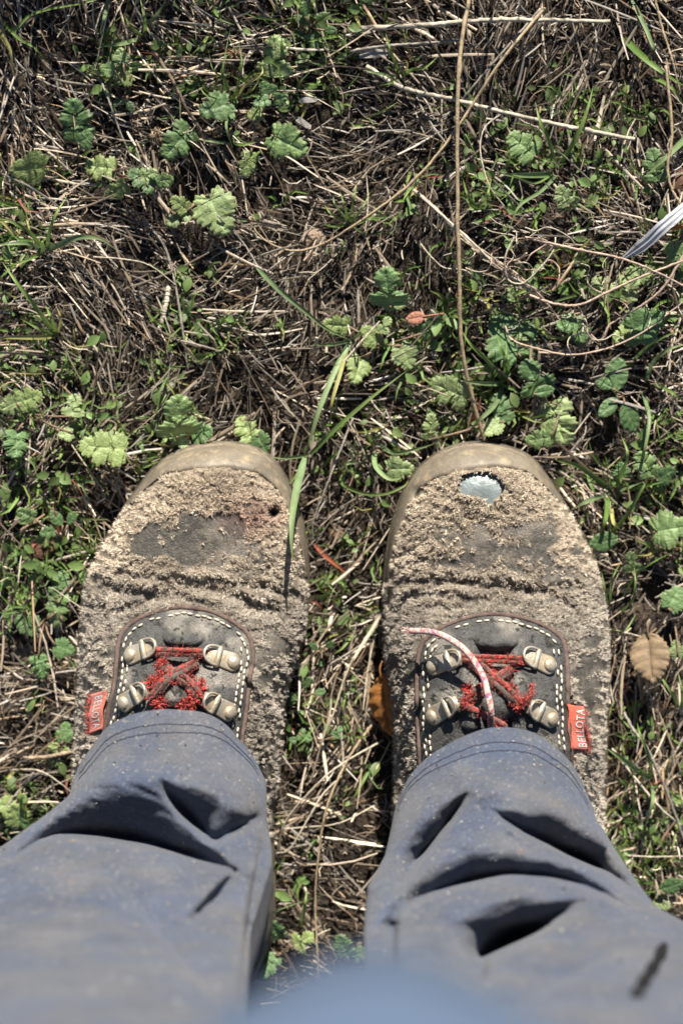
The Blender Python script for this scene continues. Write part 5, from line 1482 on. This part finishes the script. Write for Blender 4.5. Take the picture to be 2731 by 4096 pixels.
G1, G2, G3, GY_ = (.17, .27, .075), (.21, .31, .14), (.12, .21, .05), (.36, .36, .13)
TU = [
    ('long blue-green grass blades arching over the inner side of the left boot', (806, 782), [
        ([(806, 782), (770, 850), (735, 935), (712, 1010), (694, 1062)], 13, G2), ([(700, 1050, .03), (682, 1120, .05), (672, 1180, .065), (669, 1235, .07), (672, 1290, .07)], 17, G2),
        ([(710, 1045, .02), (660, 1052, .03), (618, 1050, .03)], 8, G2), ([(712, 1044, .022), (770, 985, .03), (850, 915, .03), (935, 850, .025)], 11, G1), ([(705, 1055, .02), (685, 1085, .02), (650, 1130, .02)], 8, G1)]),
    ('pale grass blade slanting down to the cluster above the gap', (806, 782), [
        ([(590, 615, .03), (640, 665, .035), (700, 715, .035), (750, 755, .03), (806, 782, .02)], 11, G2), ([(806, 782), (760, 792), (722, 792)], 8, G2), ([(808, 780), (826, 765), (832, 745)], 7, G1), ([(800, 790), (780, 860), (762, 925), (760, 975)], 10, GY_)]),
    ('grass with two long upright blades near the right boot stalk top', (1278, 385), [
        ([(1278, 388), (1262, 330), (1240, 280), (1228, 232)], 10, G1), ([(1280, 388), (1320, 320), (1345, 260), (1362, 195)], 11, G1), ([(1272, 400), (1225, 402), (1180, 402), (1150, 400)], 14, G2), ([(1275, 405), (1240, 440), (1190, 475), (1165, 540)], 9, G2), ([(1272, 396), (1230, 420), (1180, 405), (1130, 395)], 5, G1)]),
    ('grass tuft with a curled yellow tip near the top right of middle', (920, 175), [
        ([(920, 178), (905, 140), (895, 110), (885, 75)], 8, G3), ([(920, 178), (945, 160), (975, 155), (1005, 130)], 8, G1), ([(918, 180), (890, 172), (850, 165), (838, 160)], 7, G2), ([(920, 180), (895, 190), (865, 198)], 6, G1), ([(922, 176), (935, 152), (930, 138), (918, 145)], 5, GY_)]),
    ('thin grass blades in the sprig at the upper left of middle', (530, 230), [
        ([(530, 240), (520, 190), (490, 160), (480, 120)], 5, G3), ([(532, 240), (545, 200), (555, 150), (548, 90)], 5, G3), ([(534, 240), (560, 200), (600, 170), (602, 150)], 6, GY_), ([(530, 240), (500, 228), (470, 215), (455, 190)], 5, G1), ([(528, 245), (520, 290), (535, 340)], 7, G2), ([(540, 330), (560, 332), (590, 326)], 7, G1), ([(530, 330), (490, 325), (455, 320)], 6, G2), ([(532, 238), (512, 170), (530, 60)], 4, G3)]),
    ('grass blades hanging in from the top left corner', (20, 70), [
        ([(-10, 60), (10, 90), (25, 120), (30, 175)], 11, GY_), ([(0, 40), (30, 70), (80, 30), (200, 5), (250, -10)], 7, G1), ([(-10, 30), (40, 85), (80, 110), (115, 150)], 7, G3)]),
    ('fresh grass sprig at the top left', (290, 55), [
        ([(330, 85), (300, 60), (285, 30)], 8, G1), ([(325, 88), (280, 100), (225, 108)], 11, G2), ([(335, 80), (332, 40), (322, -5)], 8, G1), ([(340, 60), (370, 20), (385, -10)], 7, G2), ([(250, 0), (240, 40), (228, 80)], 9, G2)]),
    ('large grass tuft on the left edge beside the flat pale leaf', (105, 580), [
        ([(105, 582), (70, 560), (20, 560), (-10, 562)], 9, G2), ([(106, 575), (130, 565), (180, 545), (230, 548), (270, 575)], 14, G2), ([(100, 575), (70, 535), (30, 510), (-10, 500)], 11, G1), ([(108, 575), (115, 530), (130, 490), (155, 450)], 9, G1), ([(103, 580), (55, 600), (10, 612)], 7, G1)]),
    ('bright grass tuft at the left edge level with the middle', (130, 770), [
        ([(130, 770), (90, 715), (40, 650), (5, 600)], 11, G1), ([(132, 768), (118, 730), (105, 700)], 9, G1), ([(130, 772), (80, 775), (20, 775), (-10, 778)], 11, GY_), ([(132, 770), (140, 730), (128, 700)], 6, GY_), ([(128, 772), (90, 755), (45, 730)], 7, G1), ([(110, 856), (60, 857), (0, 852)], 5, GY_)]),
    ('rush-like tuft of fine spikes against the left boot', (215, 1275), [
        ([(215, 1278), (195, 1262), (172, 1248)], 4.5, G3), ([(216, 1276), (200, 1255), (185, 1238)], 4.5, G1), ([(217, 1276), (208, 1250), (202, 1225)], 4.5, G1), ([(218, 1276), (218, 1250), (222, 1228)], 4.5, G1), ([(214, 1280), (185, 1275), (160, 1268)], 4.5, G3), ([(214, 1282), (190, 1288), (168, 1290)], 4.5, G1), ([(216, 1277), (190, 1250), (165, 1232)], 4, G1), ([(215, 1280), (180, 1268), (150, 1255)], 4, G1)]),
    ('short bright tuft in the middle of the upper ground', (800, 500), [
        ([(800, 510), (790, 470), (780, 440)], 6, G1), ([(802, 510), (812, 460), (820, 420)], 6, G3), ([(805, 510), (830, 480), (850, 440)], 6, G1), ([(798, 512), (760, 490), (745, 470)], 6, G1), ([(800, 515), (770, 520), (740, 515)], 6, G3), ([(808, 512), (840, 505), (870, 490)], 6, G1), ([(806, 515), (825, 530), (850, 540)], 5, G1), ([(800, 508), (770, 470), (765, 450)], 5, G2)]),
    ('grass blades bending over beside the long stalk', (1158, 878), [
        ([(1158, 878), (1120, 830), (1080, 790), (1060, 760)], 10, G1), ([(1158, 876), (1165, 840), (1150, 800), (1140, 770)], 9, G3), ([(1155, 882), (1100, 880), (1050, 872)], 10, G2), ([(1156, 885), (1135, 930), (1105, 960), (1075, 990)], 13, G2), ([(1160, 878), (1160, 830), (1162, 780)], 9, G3)]),
    ('curved bright grass blades between the boot toes', (835, 1100), [
        ([(790, 1085), (785, 1110), (830, 1132), (880, 1135), (925, 1118), (940, 1100)], 9, G1), ([(832, 1060), (800, 1065), (780, 1080)], 6, G2), ([(790, 1092), (785, 1070)], 5, G1), ([(860, 1030), (862, 1070), (895, 1100), (930, 1095)], 12, G2), ([(870, 1020), (905, 1040), (960, 1030), (1000, 1018)], 9, G2), ([(860, 1030), (845, 1000), (832, 975)], 8, G1)]),
    ('grass with wide blades right of the right boot toe', (1400, 1125), [
        ([(1400, 1125), (1370, 1100), (1330, 1072), (1290, 1060), (1270, 1055)], 13, G1), ([(1402, 1125), (1430, 1080), (1440, 1040), (1425, 1000)], 9, G1), ([(1395, 1130), (1390, 1190), (1375, 1230)], 13, G3), ([(1400, 1132), (1350, 1150), (1310, 1170)], 12, G2), ([(1395, 1235), (1440, 1180), (1475, 1120), (1485, 1105)], 10, G1), ([(1420, 1130), (1440, 1120), (1480, 1105)], 8, G2), ([(1402, 1160), (1408, 1200), (1425, 1218)], 9, GY_)]),
    ('grass tuft in shadow right of the middle of the right boot', (1420, 1400), [
        ([(1400, 1380), (1405, 1330), (1425, 1290)], 6, G1), ([(1430, 1370), (1460, 1320), (1500, 1290), (1540, 1270)], 6, G3), ([(1420, 1410), (1450, 1380), (1458, 1340), (1455, 1300)], 7, G1), ([(1390, 1440), (1430, 1450), (1460, 1410)], 6, G1), ([(1395, 1415), (1390, 1360), (1380, 1310)], 5, G3)]),
    ('broad green blade at the right edge near the top', (1500, 170), [
        ([(1430, 85), (1470, 125), (1520, 165), (1575, 200)], 15, G3), ([(1450, 0), (1480, 60), (1500, 110), (1505, 120)], 10, G2), ([(1590, 300), (1540, 350), (1485, 400)], 14, G2), ([(1495, 175), (1540, 200), (1575, 250)], 9, G1)]),
    ('grass sprig beside the lower right trouser leg', (1480, 1750), [
        ([(1492, 1790), (1450, 1760), (1410, 1730), (1380, 1710)], 13, G2), ([(1495, 1790), (1490, 1740), (1470, 1690), (1462, 1660)], 9, G1), ([(1495, 1792), (1498, 1840), (1480, 1900)], 11, G2), ([(1490, 1785), (1470, 1770), (1440, 1785)], 7, G1)]),
    ('short grass under the fallen brown leaf', (1560, 1610), [
        ([(1560, 1630), (1540, 1590), (1500, 1530)], 8, G1), ([(1562, 1630), (1565, 1590), (1555, 1540)], 7, G3), ([(1560, 1632), (1572, 1600), (1580, 1570)], 7, G1)]),
    ('grass blades at the right edge below the vines', (1440, 850), [
        ([(1440, 850), (1470, 810), (1520, 775), (1575, 755)], 8, G1), ([(1480, 880), (1500, 830), (1540, 800), (1578, 790)], 9, G2), ([(1475, 900), (1490, 960), (1480, 1030), (1470, 1060)], 9, G2), ([(1500, 880), (1540, 900), (1575, 925)], 9, G1), ([(1415, 700), (1425, 660), (1420, 620)], 9, G1)]),
    ('green blade rising by the leaves between the trouser legs', (690, 2110), [
        ([(690, 2130), (700, 2080), (705, 2040)], 9, G1), ([(652, 1900), (640, 1880), (625, 1865)], 6, G1), ([(610, 2120), (640, 2090), (760, 2050)], 4, G2)]),
    ('green blade at the left edge by the lower left trouser leg', (55, 1860), [
        ([(62, 1890), (50, 1840), (46, 1800)], 9, G1), ([(64, 1890), (60, 1850), (75, 1830)], 5, GY_)]),
    ('fine grass sprouting at the top of the left boot toe', (330, 1050), [
        ([(400, 1030), (370, 1020), (320, 1010)], 5, GY_), ([(395, 1040), (350, 1050), (300, 1060)], 5, G1), ([(390, 1045), (340, 1070), (300, 1085)], 5, G1), ([(385, 1050), (350, 1035), (310, 1045)], 4, G3), ([(395, 1045), (372, 1062), (350, 1075)], 4, G1), ([(405, 1030), (400, 1005), (382, 985)], 5, G1)]),
    ('leaning blades by the clover at the upper right of the left leaf group', (600, 350), [
        ([(700, 40), (690, 20), (672, -8)], 8, G1), ([(650, 45), (600, 42), (560, 30)], 5, G1), ([(600, 345), (580, 360), (560, 372)], 5, G1)]),
    ('grass tuft right of middle under the thick pale straw', (1125, 475), [
        ([(1100, 480), (1075, 450), (1062, 410)], 7, G1), ([(1105, 482), (1118, 450), (1128, 410)], 7, G1), ([(1102, 484), (1080, 470), (1060, 440)], 6, G3), ([(1100, 360), (1070, 330), (1070, 310), (1110, 395)], 5, G3)]),
]
for lab, ctr, bl in TU:
    rt = thing('grass_tuft', lab, 'grass', hpath([(ctr[0], ctr[1], 0)], 0)[0])
    for pts, wd, col in bl:
        m = len(pts)
        pp = [(q[0], q[1], q[2] if len(q) > 2 else .006 + .022 * math.sin(math.pi * min(1, (i / (m - 1)) * .75))) for i, q in enumerate(pts)]
        blade(rt, pp, wd, np.array(col) * rng.uniform(.8, 1.15))
# red dried blade in the gap
rt = thing('dry_grass', 'red and tan dried grass blade lying in the gap between the boots', 'grass', hpath([(760, 1290, 0)], 0)[0])
blade(rt, [(722, 1250, .012), (745, 1275, .016), (775, 1300, .018), (800, 1322, .014)], 11, (.42, .13, .075))
# ------------------------------------------------------------------ small ground cover, out of counting
def small_cover():
    N = 15000
    x = rng.uniform(*A_[:2], N); y = rng.uniform(*A_[2:], N)
    px, py = Q(np.stack([x, y, 0 * x], -1)); px, py = px / D2, py / D2
    n = vnoise(x * 16, y * 16, 121, 3)
    hot = [(330, 150, 120), (640, 230, 110), (820, 500, 100), (980, 880, 220), (1300, 820, 250), (1450, 1100, 200), (60, 830, 130), (100, 980, 150), (740, 1330, 90), (1430, 1500, 160),
           (720, 1580, 110), (430, 1020, 120), (1520, 680, 160), (1100, 420, 110), (110, 1300, 140), (720, 40, 120), (60, 520, 120), (660, 2150, 150), (420, 790, 110), (1320, 300, 150), (1510, 1900, 160), (60, 1880, 120)]
    w_ = np.zeros(N)
    for a, b_, r_ in hot:
        w_ = np.maximum(w_, np.exp(-(((px - a) ** 2 + (py - b_) ** 2) / r_ ** 2)))
    k = (rng.rand(N) < (.03 + .62 * w_) * sstep((n - .38) / .25)) & keep_out_boots(x, y)
    x, y = x[k], y[k]; N = len(x)
    # fine blades
    nb = 3
    idx = np.repeat(np.arange(N), nb); M_ = len(idx)
    ang = vnoise(x * 20, y * 20, 122)[idx] * 12 + rng.normal(0, .9, M_)
    Ls = .006 + .016 * rng.rand(M_) ** 2
    t = np.linspace(0, 1, 4)
    ar = ang[:, None] + rng.normal(0, .9, M_)[:, None] * t
    xb = x[idx] + rng.normal(0, .0016, M_); yb = y[idx] + rng.normal(0, .0016, M_)
    cx = xb[:, None] + np.cos(ar) * (Ls[:, None] * t) * .85; cy = yb[:, None] + np.sin(ar) * (Ls[:, None] * t) * .85
    z = gh(xb, yb)[:, None] + .004 + (Ls * rng.uniform(.25, .9, M_))[:, None] * np.sin(t * 2.0)
    Cn = np.stack([cx, cy, z], -1)
    T = np.gradient(Cn, axis=1); T /= np.linalg.norm(T, axis=2)[..., None]
    sd = np.cross(T, np.array([0, 0, 1.])); sd /= np.linalg.norm(sd, axis=2)[..., None] + 1e-9
    un = np.cross(sd, T)
    wd = (.0003 + .0006 * rng.rand(M_))[:, None] * np.array([.8, 1, .8, .1])
    V1, F1 = ribbons(Cn, sd, wd, -un, .25)
    pal = np.array([[.17, .27, .06], [.12, .22, .05], [.22, .29, .08], [.32, .30, .09], [.12, .19, .06], [.28, .10, .06]])
    c1 = pal[rng.choice(6, M_, p=[.3, .25, .2, .1, .12, .03])] * (.7 + .6 * rng.rand(M_, 1))
    # tiny leaflets: folded diamonds of 3 sizes
    nl = 3
    idx = np.repeat(np.arange(N), nl); M2 = len(idx)
    keep = rng.rand(M2) < .55; idx = idx[keep]; M2 = len(idx)
    ang = rng.rand(M2) * 6.28
    r_ = .0014 + .0032 * rng.rand(M2) ** 2.5
    c0 = np.stack([x[idx] + rng.normal(0, .003, M2), y[idx] + rng.normal(0, .003, M2), gh(x[idx], y[idx]) + .005 + .012 * rng.rand(M2)], -1)
    d = np.stack([np.cos(ang), np.sin(ang), rng.uniform(-.3, .6, M2)], -1); d /= np.linalg.norm(d, axis=1)[:, None]
    upv = np.array([0, 0, 1.]) + rng.normal(0, .3, (M2, 3))
    s = np.cross(d, upv); s /= np.linalg.norm(s, axis=1)[:, None]; u = np.cross(s, d)
    prof = np.array([[0, 0], [.35, .30], [.8, .48], [1.3, .42], [1.75, .2], [2.0, 0]])
    Vl = []
    for a, b_ in prof:
        for k_ in (-1, 0, 1):
            Vl.append(c0 + d * (a * r_)[:, None] + s * (k_ * max(b_, .02) * r_ * 1.3)[:, None] + u * (abs(k_) * b_ * .4 * r_ - .12 * (a - 1) ** 2 * r_)[:, None])
    Vl = np.stack(Vl, 1).reshape(-1, 3)
    f = grid_faces(6, 3)
    F2 = (f[None] + (np.arange(M2) * 18)[:, None, None]).reshape(-1, 4)
    c2 = np.array([[.14, .22, .07]]) * (.6 + .8 * rng.rand(M2, 1)) * np.array([1, 1, 1]) + rng.rand(M2, 1) * np.array([.03, .02, .01])
    return merge([(V1, F1, np.repeat(c1, 12, 0)), (Vl, F2, np.repeat(c2, 18, 0))])


V, F, Cc = small_cover()
o = link('ground_cover', mesh('ground_cover', V, F, M['grass'], Cc), kind='stuff')
tag(o, 'tiny grass blades and seedling leaflets sprouting through the litter', 'ground cover')

# taller dry grass and weeds just beyond the top edge, whose shade stripes the upper ground
def fringe():
    N = 3000
    x = rng.uniform(-.34, .14, N); y = rng.uniform(.33, .60, N)
    k = rng.rand(N) < .12 + .88 * (x < -.01)
    x, y = x[k], y[k]; N = len(x)
    Ls = .05 + .17 * rng.rand(N) ** 1.3
    lean = rng.normal(0, .6, (N, 2))
    t = np.linspace(0, 1, 8)
    Cn = np.stack([x[:, None] + lean[:, :1] * Ls[:, None] * t ** 1.6, y[:, None] + np.abs(lean[:, 1:]) * Ls[:, None] * t ** 1.6, gh(x, y)[:, None] + Ls[:, None] * t * .95], -1)
    T = np.gradient(Cn, axis=1); T /= np.linalg.norm(T, axis=2)[..., None]
    h_ = rng.rand(N) * 6.28
    ref = np.stack([np.cos(h_), np.sin(h_), 0 * h_], -1)[:, None]
    sd = np.cross(T, ref); sd /= np.linalg.norm(sd, axis=2)[..., None] + 1e-9
    un = np.cross(sd, T)
    wd = (.0004 + .0009 * rng.rand(N))[:, None] * (1.02 - t ** 2)
    V, F = ribbons(Cn, sd, wd, un, .2)
    pal = np.array([[.12, .19, .06], [.34, .28, .18], [.16, .2, .08]])
    return V, F, np.repeat(pal[rng.randint(0, 3, N)], 24, 0)


V, F, Cc = fringe()
o = link('tall_grass', mesh('tall_grass', V, F, M['grass'], Cc), kind='stuff')
tag(o, 'taller loose grass growing ahead of the boots past the top edge', 'grass')

# ------------------------------------------------------------------ odds and ends
def stone(label, px, py, r, squash=.6, mat='stone', name='pebble', cat='pebble', lift=.002):
    u, v = np.meshgrid(np.linspace(0, 2 * math.pi, 14, endpoint=False), np.linspace(.05, math.pi - .05, 9))
    d = np.stack([np.sin(v) * np.cos(u), np.sin(v) * np.sin(u), np.cos(v)], -1)
    k = 1 + .35 * (vnoise(d[..., 0] * 2 + px, d[..., 1] * 2 + d[..., 2] * 2, 131, 2) - .5)
    V = (d * k[..., None] * np.array([1.15, .9, squash]) * r).reshape(-1, 3)
    base = hpath([(px, py, lift)], 0)[0]
    o = link(name, mesh(name, V, grid_faces(9, 14, True), M[mat], smooth=False), loc=base)
    return tag(o, label, cat)


stone('pale pink pebble left of the left boot between the small leaves', 73, 1502, .0050)
stone('smaller flat pebble lying above the pale pink pebble', 46, 1506, .0028)
stone('brown clod beside the left edge below the straw', 105, 1265, .0062, .45, 'bark', 'clod', 'clod')
stone('tan pebble at the left edge beside the bright grass tuft', 42, 808, .0048)
stone('grey-brown stone sunk in the litter right of the striped leaf', 722, 548, .0055, .4)
stone('reddish bark lump cut by the right edge', 1562, 425, .0085, .6, 'bark', 'bark_lump', 'bark', .006)
# spiky burrs
for lab, px, py, r in (('dry spiky burr in the straw above the folded leaf', 360, 310, .0042), ('dry spiky burr beside the sprig near the top', 542, 122, .0045)):
    c = hpath([(px, py, .012)], 0)[0]
    rt = thing('burr', lab, 'burr', c)
    n = 60
    d = rng.normal(0, 1, (n, 3)); d /= np.linalg.norm(d, axis=1)[:, None]
    parts_ = [tube(np.array([c + k * r * .3, c + k * r * .65, c + k * r]), [.0003, .0002, .00005], 4) for k in d]
    Vb, Fb = merge(parts_)
    part('spikes', Vb, Fb, M['stem'], rt, np.tile(np.array([.40, .30, .19]), (len(Vb), 1)))
    u, v = np.meshgrid(np.linspace(0, 2 * math.pi, 10, endpoint=False), np.linspace(.1, math.pi - .1, 7))
    Vc = np.stack([np.sin(v) * np.cos(u), np.sin(v) * np.sin(u), np.cos(v)], -1).reshape(-1, 3) * r * .4 + c
    part('core', Vc, grid_faces(7, 10, True), M['stem'], rt, np.tile(np.array([.28, .2, .13]), (len(Vc), 1)))
# white plastic strip at the right edge, with lengthwise folds
cl = spline(hpath([(1432, 592, .020), (1478, 560, .026), (1520, 522, .030), (1560, 488, .030), (1600, 455, .026)], .02), 40)
T = np.gradient(cl, axis=0); T /= np.linalg.norm(T, axis=1)[:, None]
sd = np.cross(T, np.array([0, 0, 1.])); sd /= np.linalg.norm(sd, axis=1)[:, None]
prof = [(-1, 0), (-.55, .25), (-.2, -.05), (.2, .3), (.6, .05), (1, .2)]
hw = .0031 * np.clip(np.linspace(.35, 3.2, 40), 0, 1) * (1 + .15 * (vnoise(np.arange(40) * .5, np.zeros(40), 133) - .5))
V = np.stack([np.stack([cl + sd * (a * hw)[:, None] + np.array([0, 0, 1.]) * (b_ * .0018 + k_) for a, b_ in prof], 1) for k_ in (0, -.0006)], 0)
Vp = np.concatenate([V[0], V[1][:, ::-1]], 1)
pb = cl[20].copy()
o = link('plastic_strip', mesh('plastic_strip', Vp.reshape(-1, 3) - pb, grid_faces(40, 12, True), M['plastic'], smooth=False), loc=pb)
tag(o, 'crumpled white plastic strip at the right edge of the ground', 'litter')
# flat chips of pale wood
for lab, px, py, L, a in (('pale wood chip on the bare earth right of the grass sprig', 697, 282, 42, -35), ('pale wood chip right of the top burr by bare soil', 708, 229, 42, 3), ('wood chip near the pale straw end, upper right of middle', 858, 122, 66, 2)):
    c = hpath([(px, py, .012)], 0)[0]
    Lm = L * D2 * KPX * CAM_H / 2; a = math.radians(a)
    ex = np.array([math.cos(a), math.sin(a), .05]) * Lm; ey = np.array([-math.sin(a), math.cos(a), .1]) * Lm * .32; ez = np.array([0, 0, .0007])
    sh = [(-1, -.7), (-.75, -1), (.8, -.9), (1, -.2), (.85, .8), (-.6, 1), (-1, .3)]
    V = np.array([ex * u_ + ey * v_ + ez * s_ for s_ in (1, -1) for u_, v_ in sh])
    F = [np.array([[0, 1, 2, 3], [0, 3, 4, 5]]), np.array([[0, 5, 6], [7, 12, 13][::-1]]), np.array([[10, 9, 8, 7], [12, 11, 10, 7]]), np.array([[i, i + 7, (i + 1) % 7 + 7, (i + 1) % 7] for i in range(7)])]
    o = link('wood_chip', mesh('wood_chip', V, F, M['stem'], np.tile(np.array([.42, .39, .35]), (14, 1)), smooth=False), loc=c)
    tag(o, lab, 'wood chip')
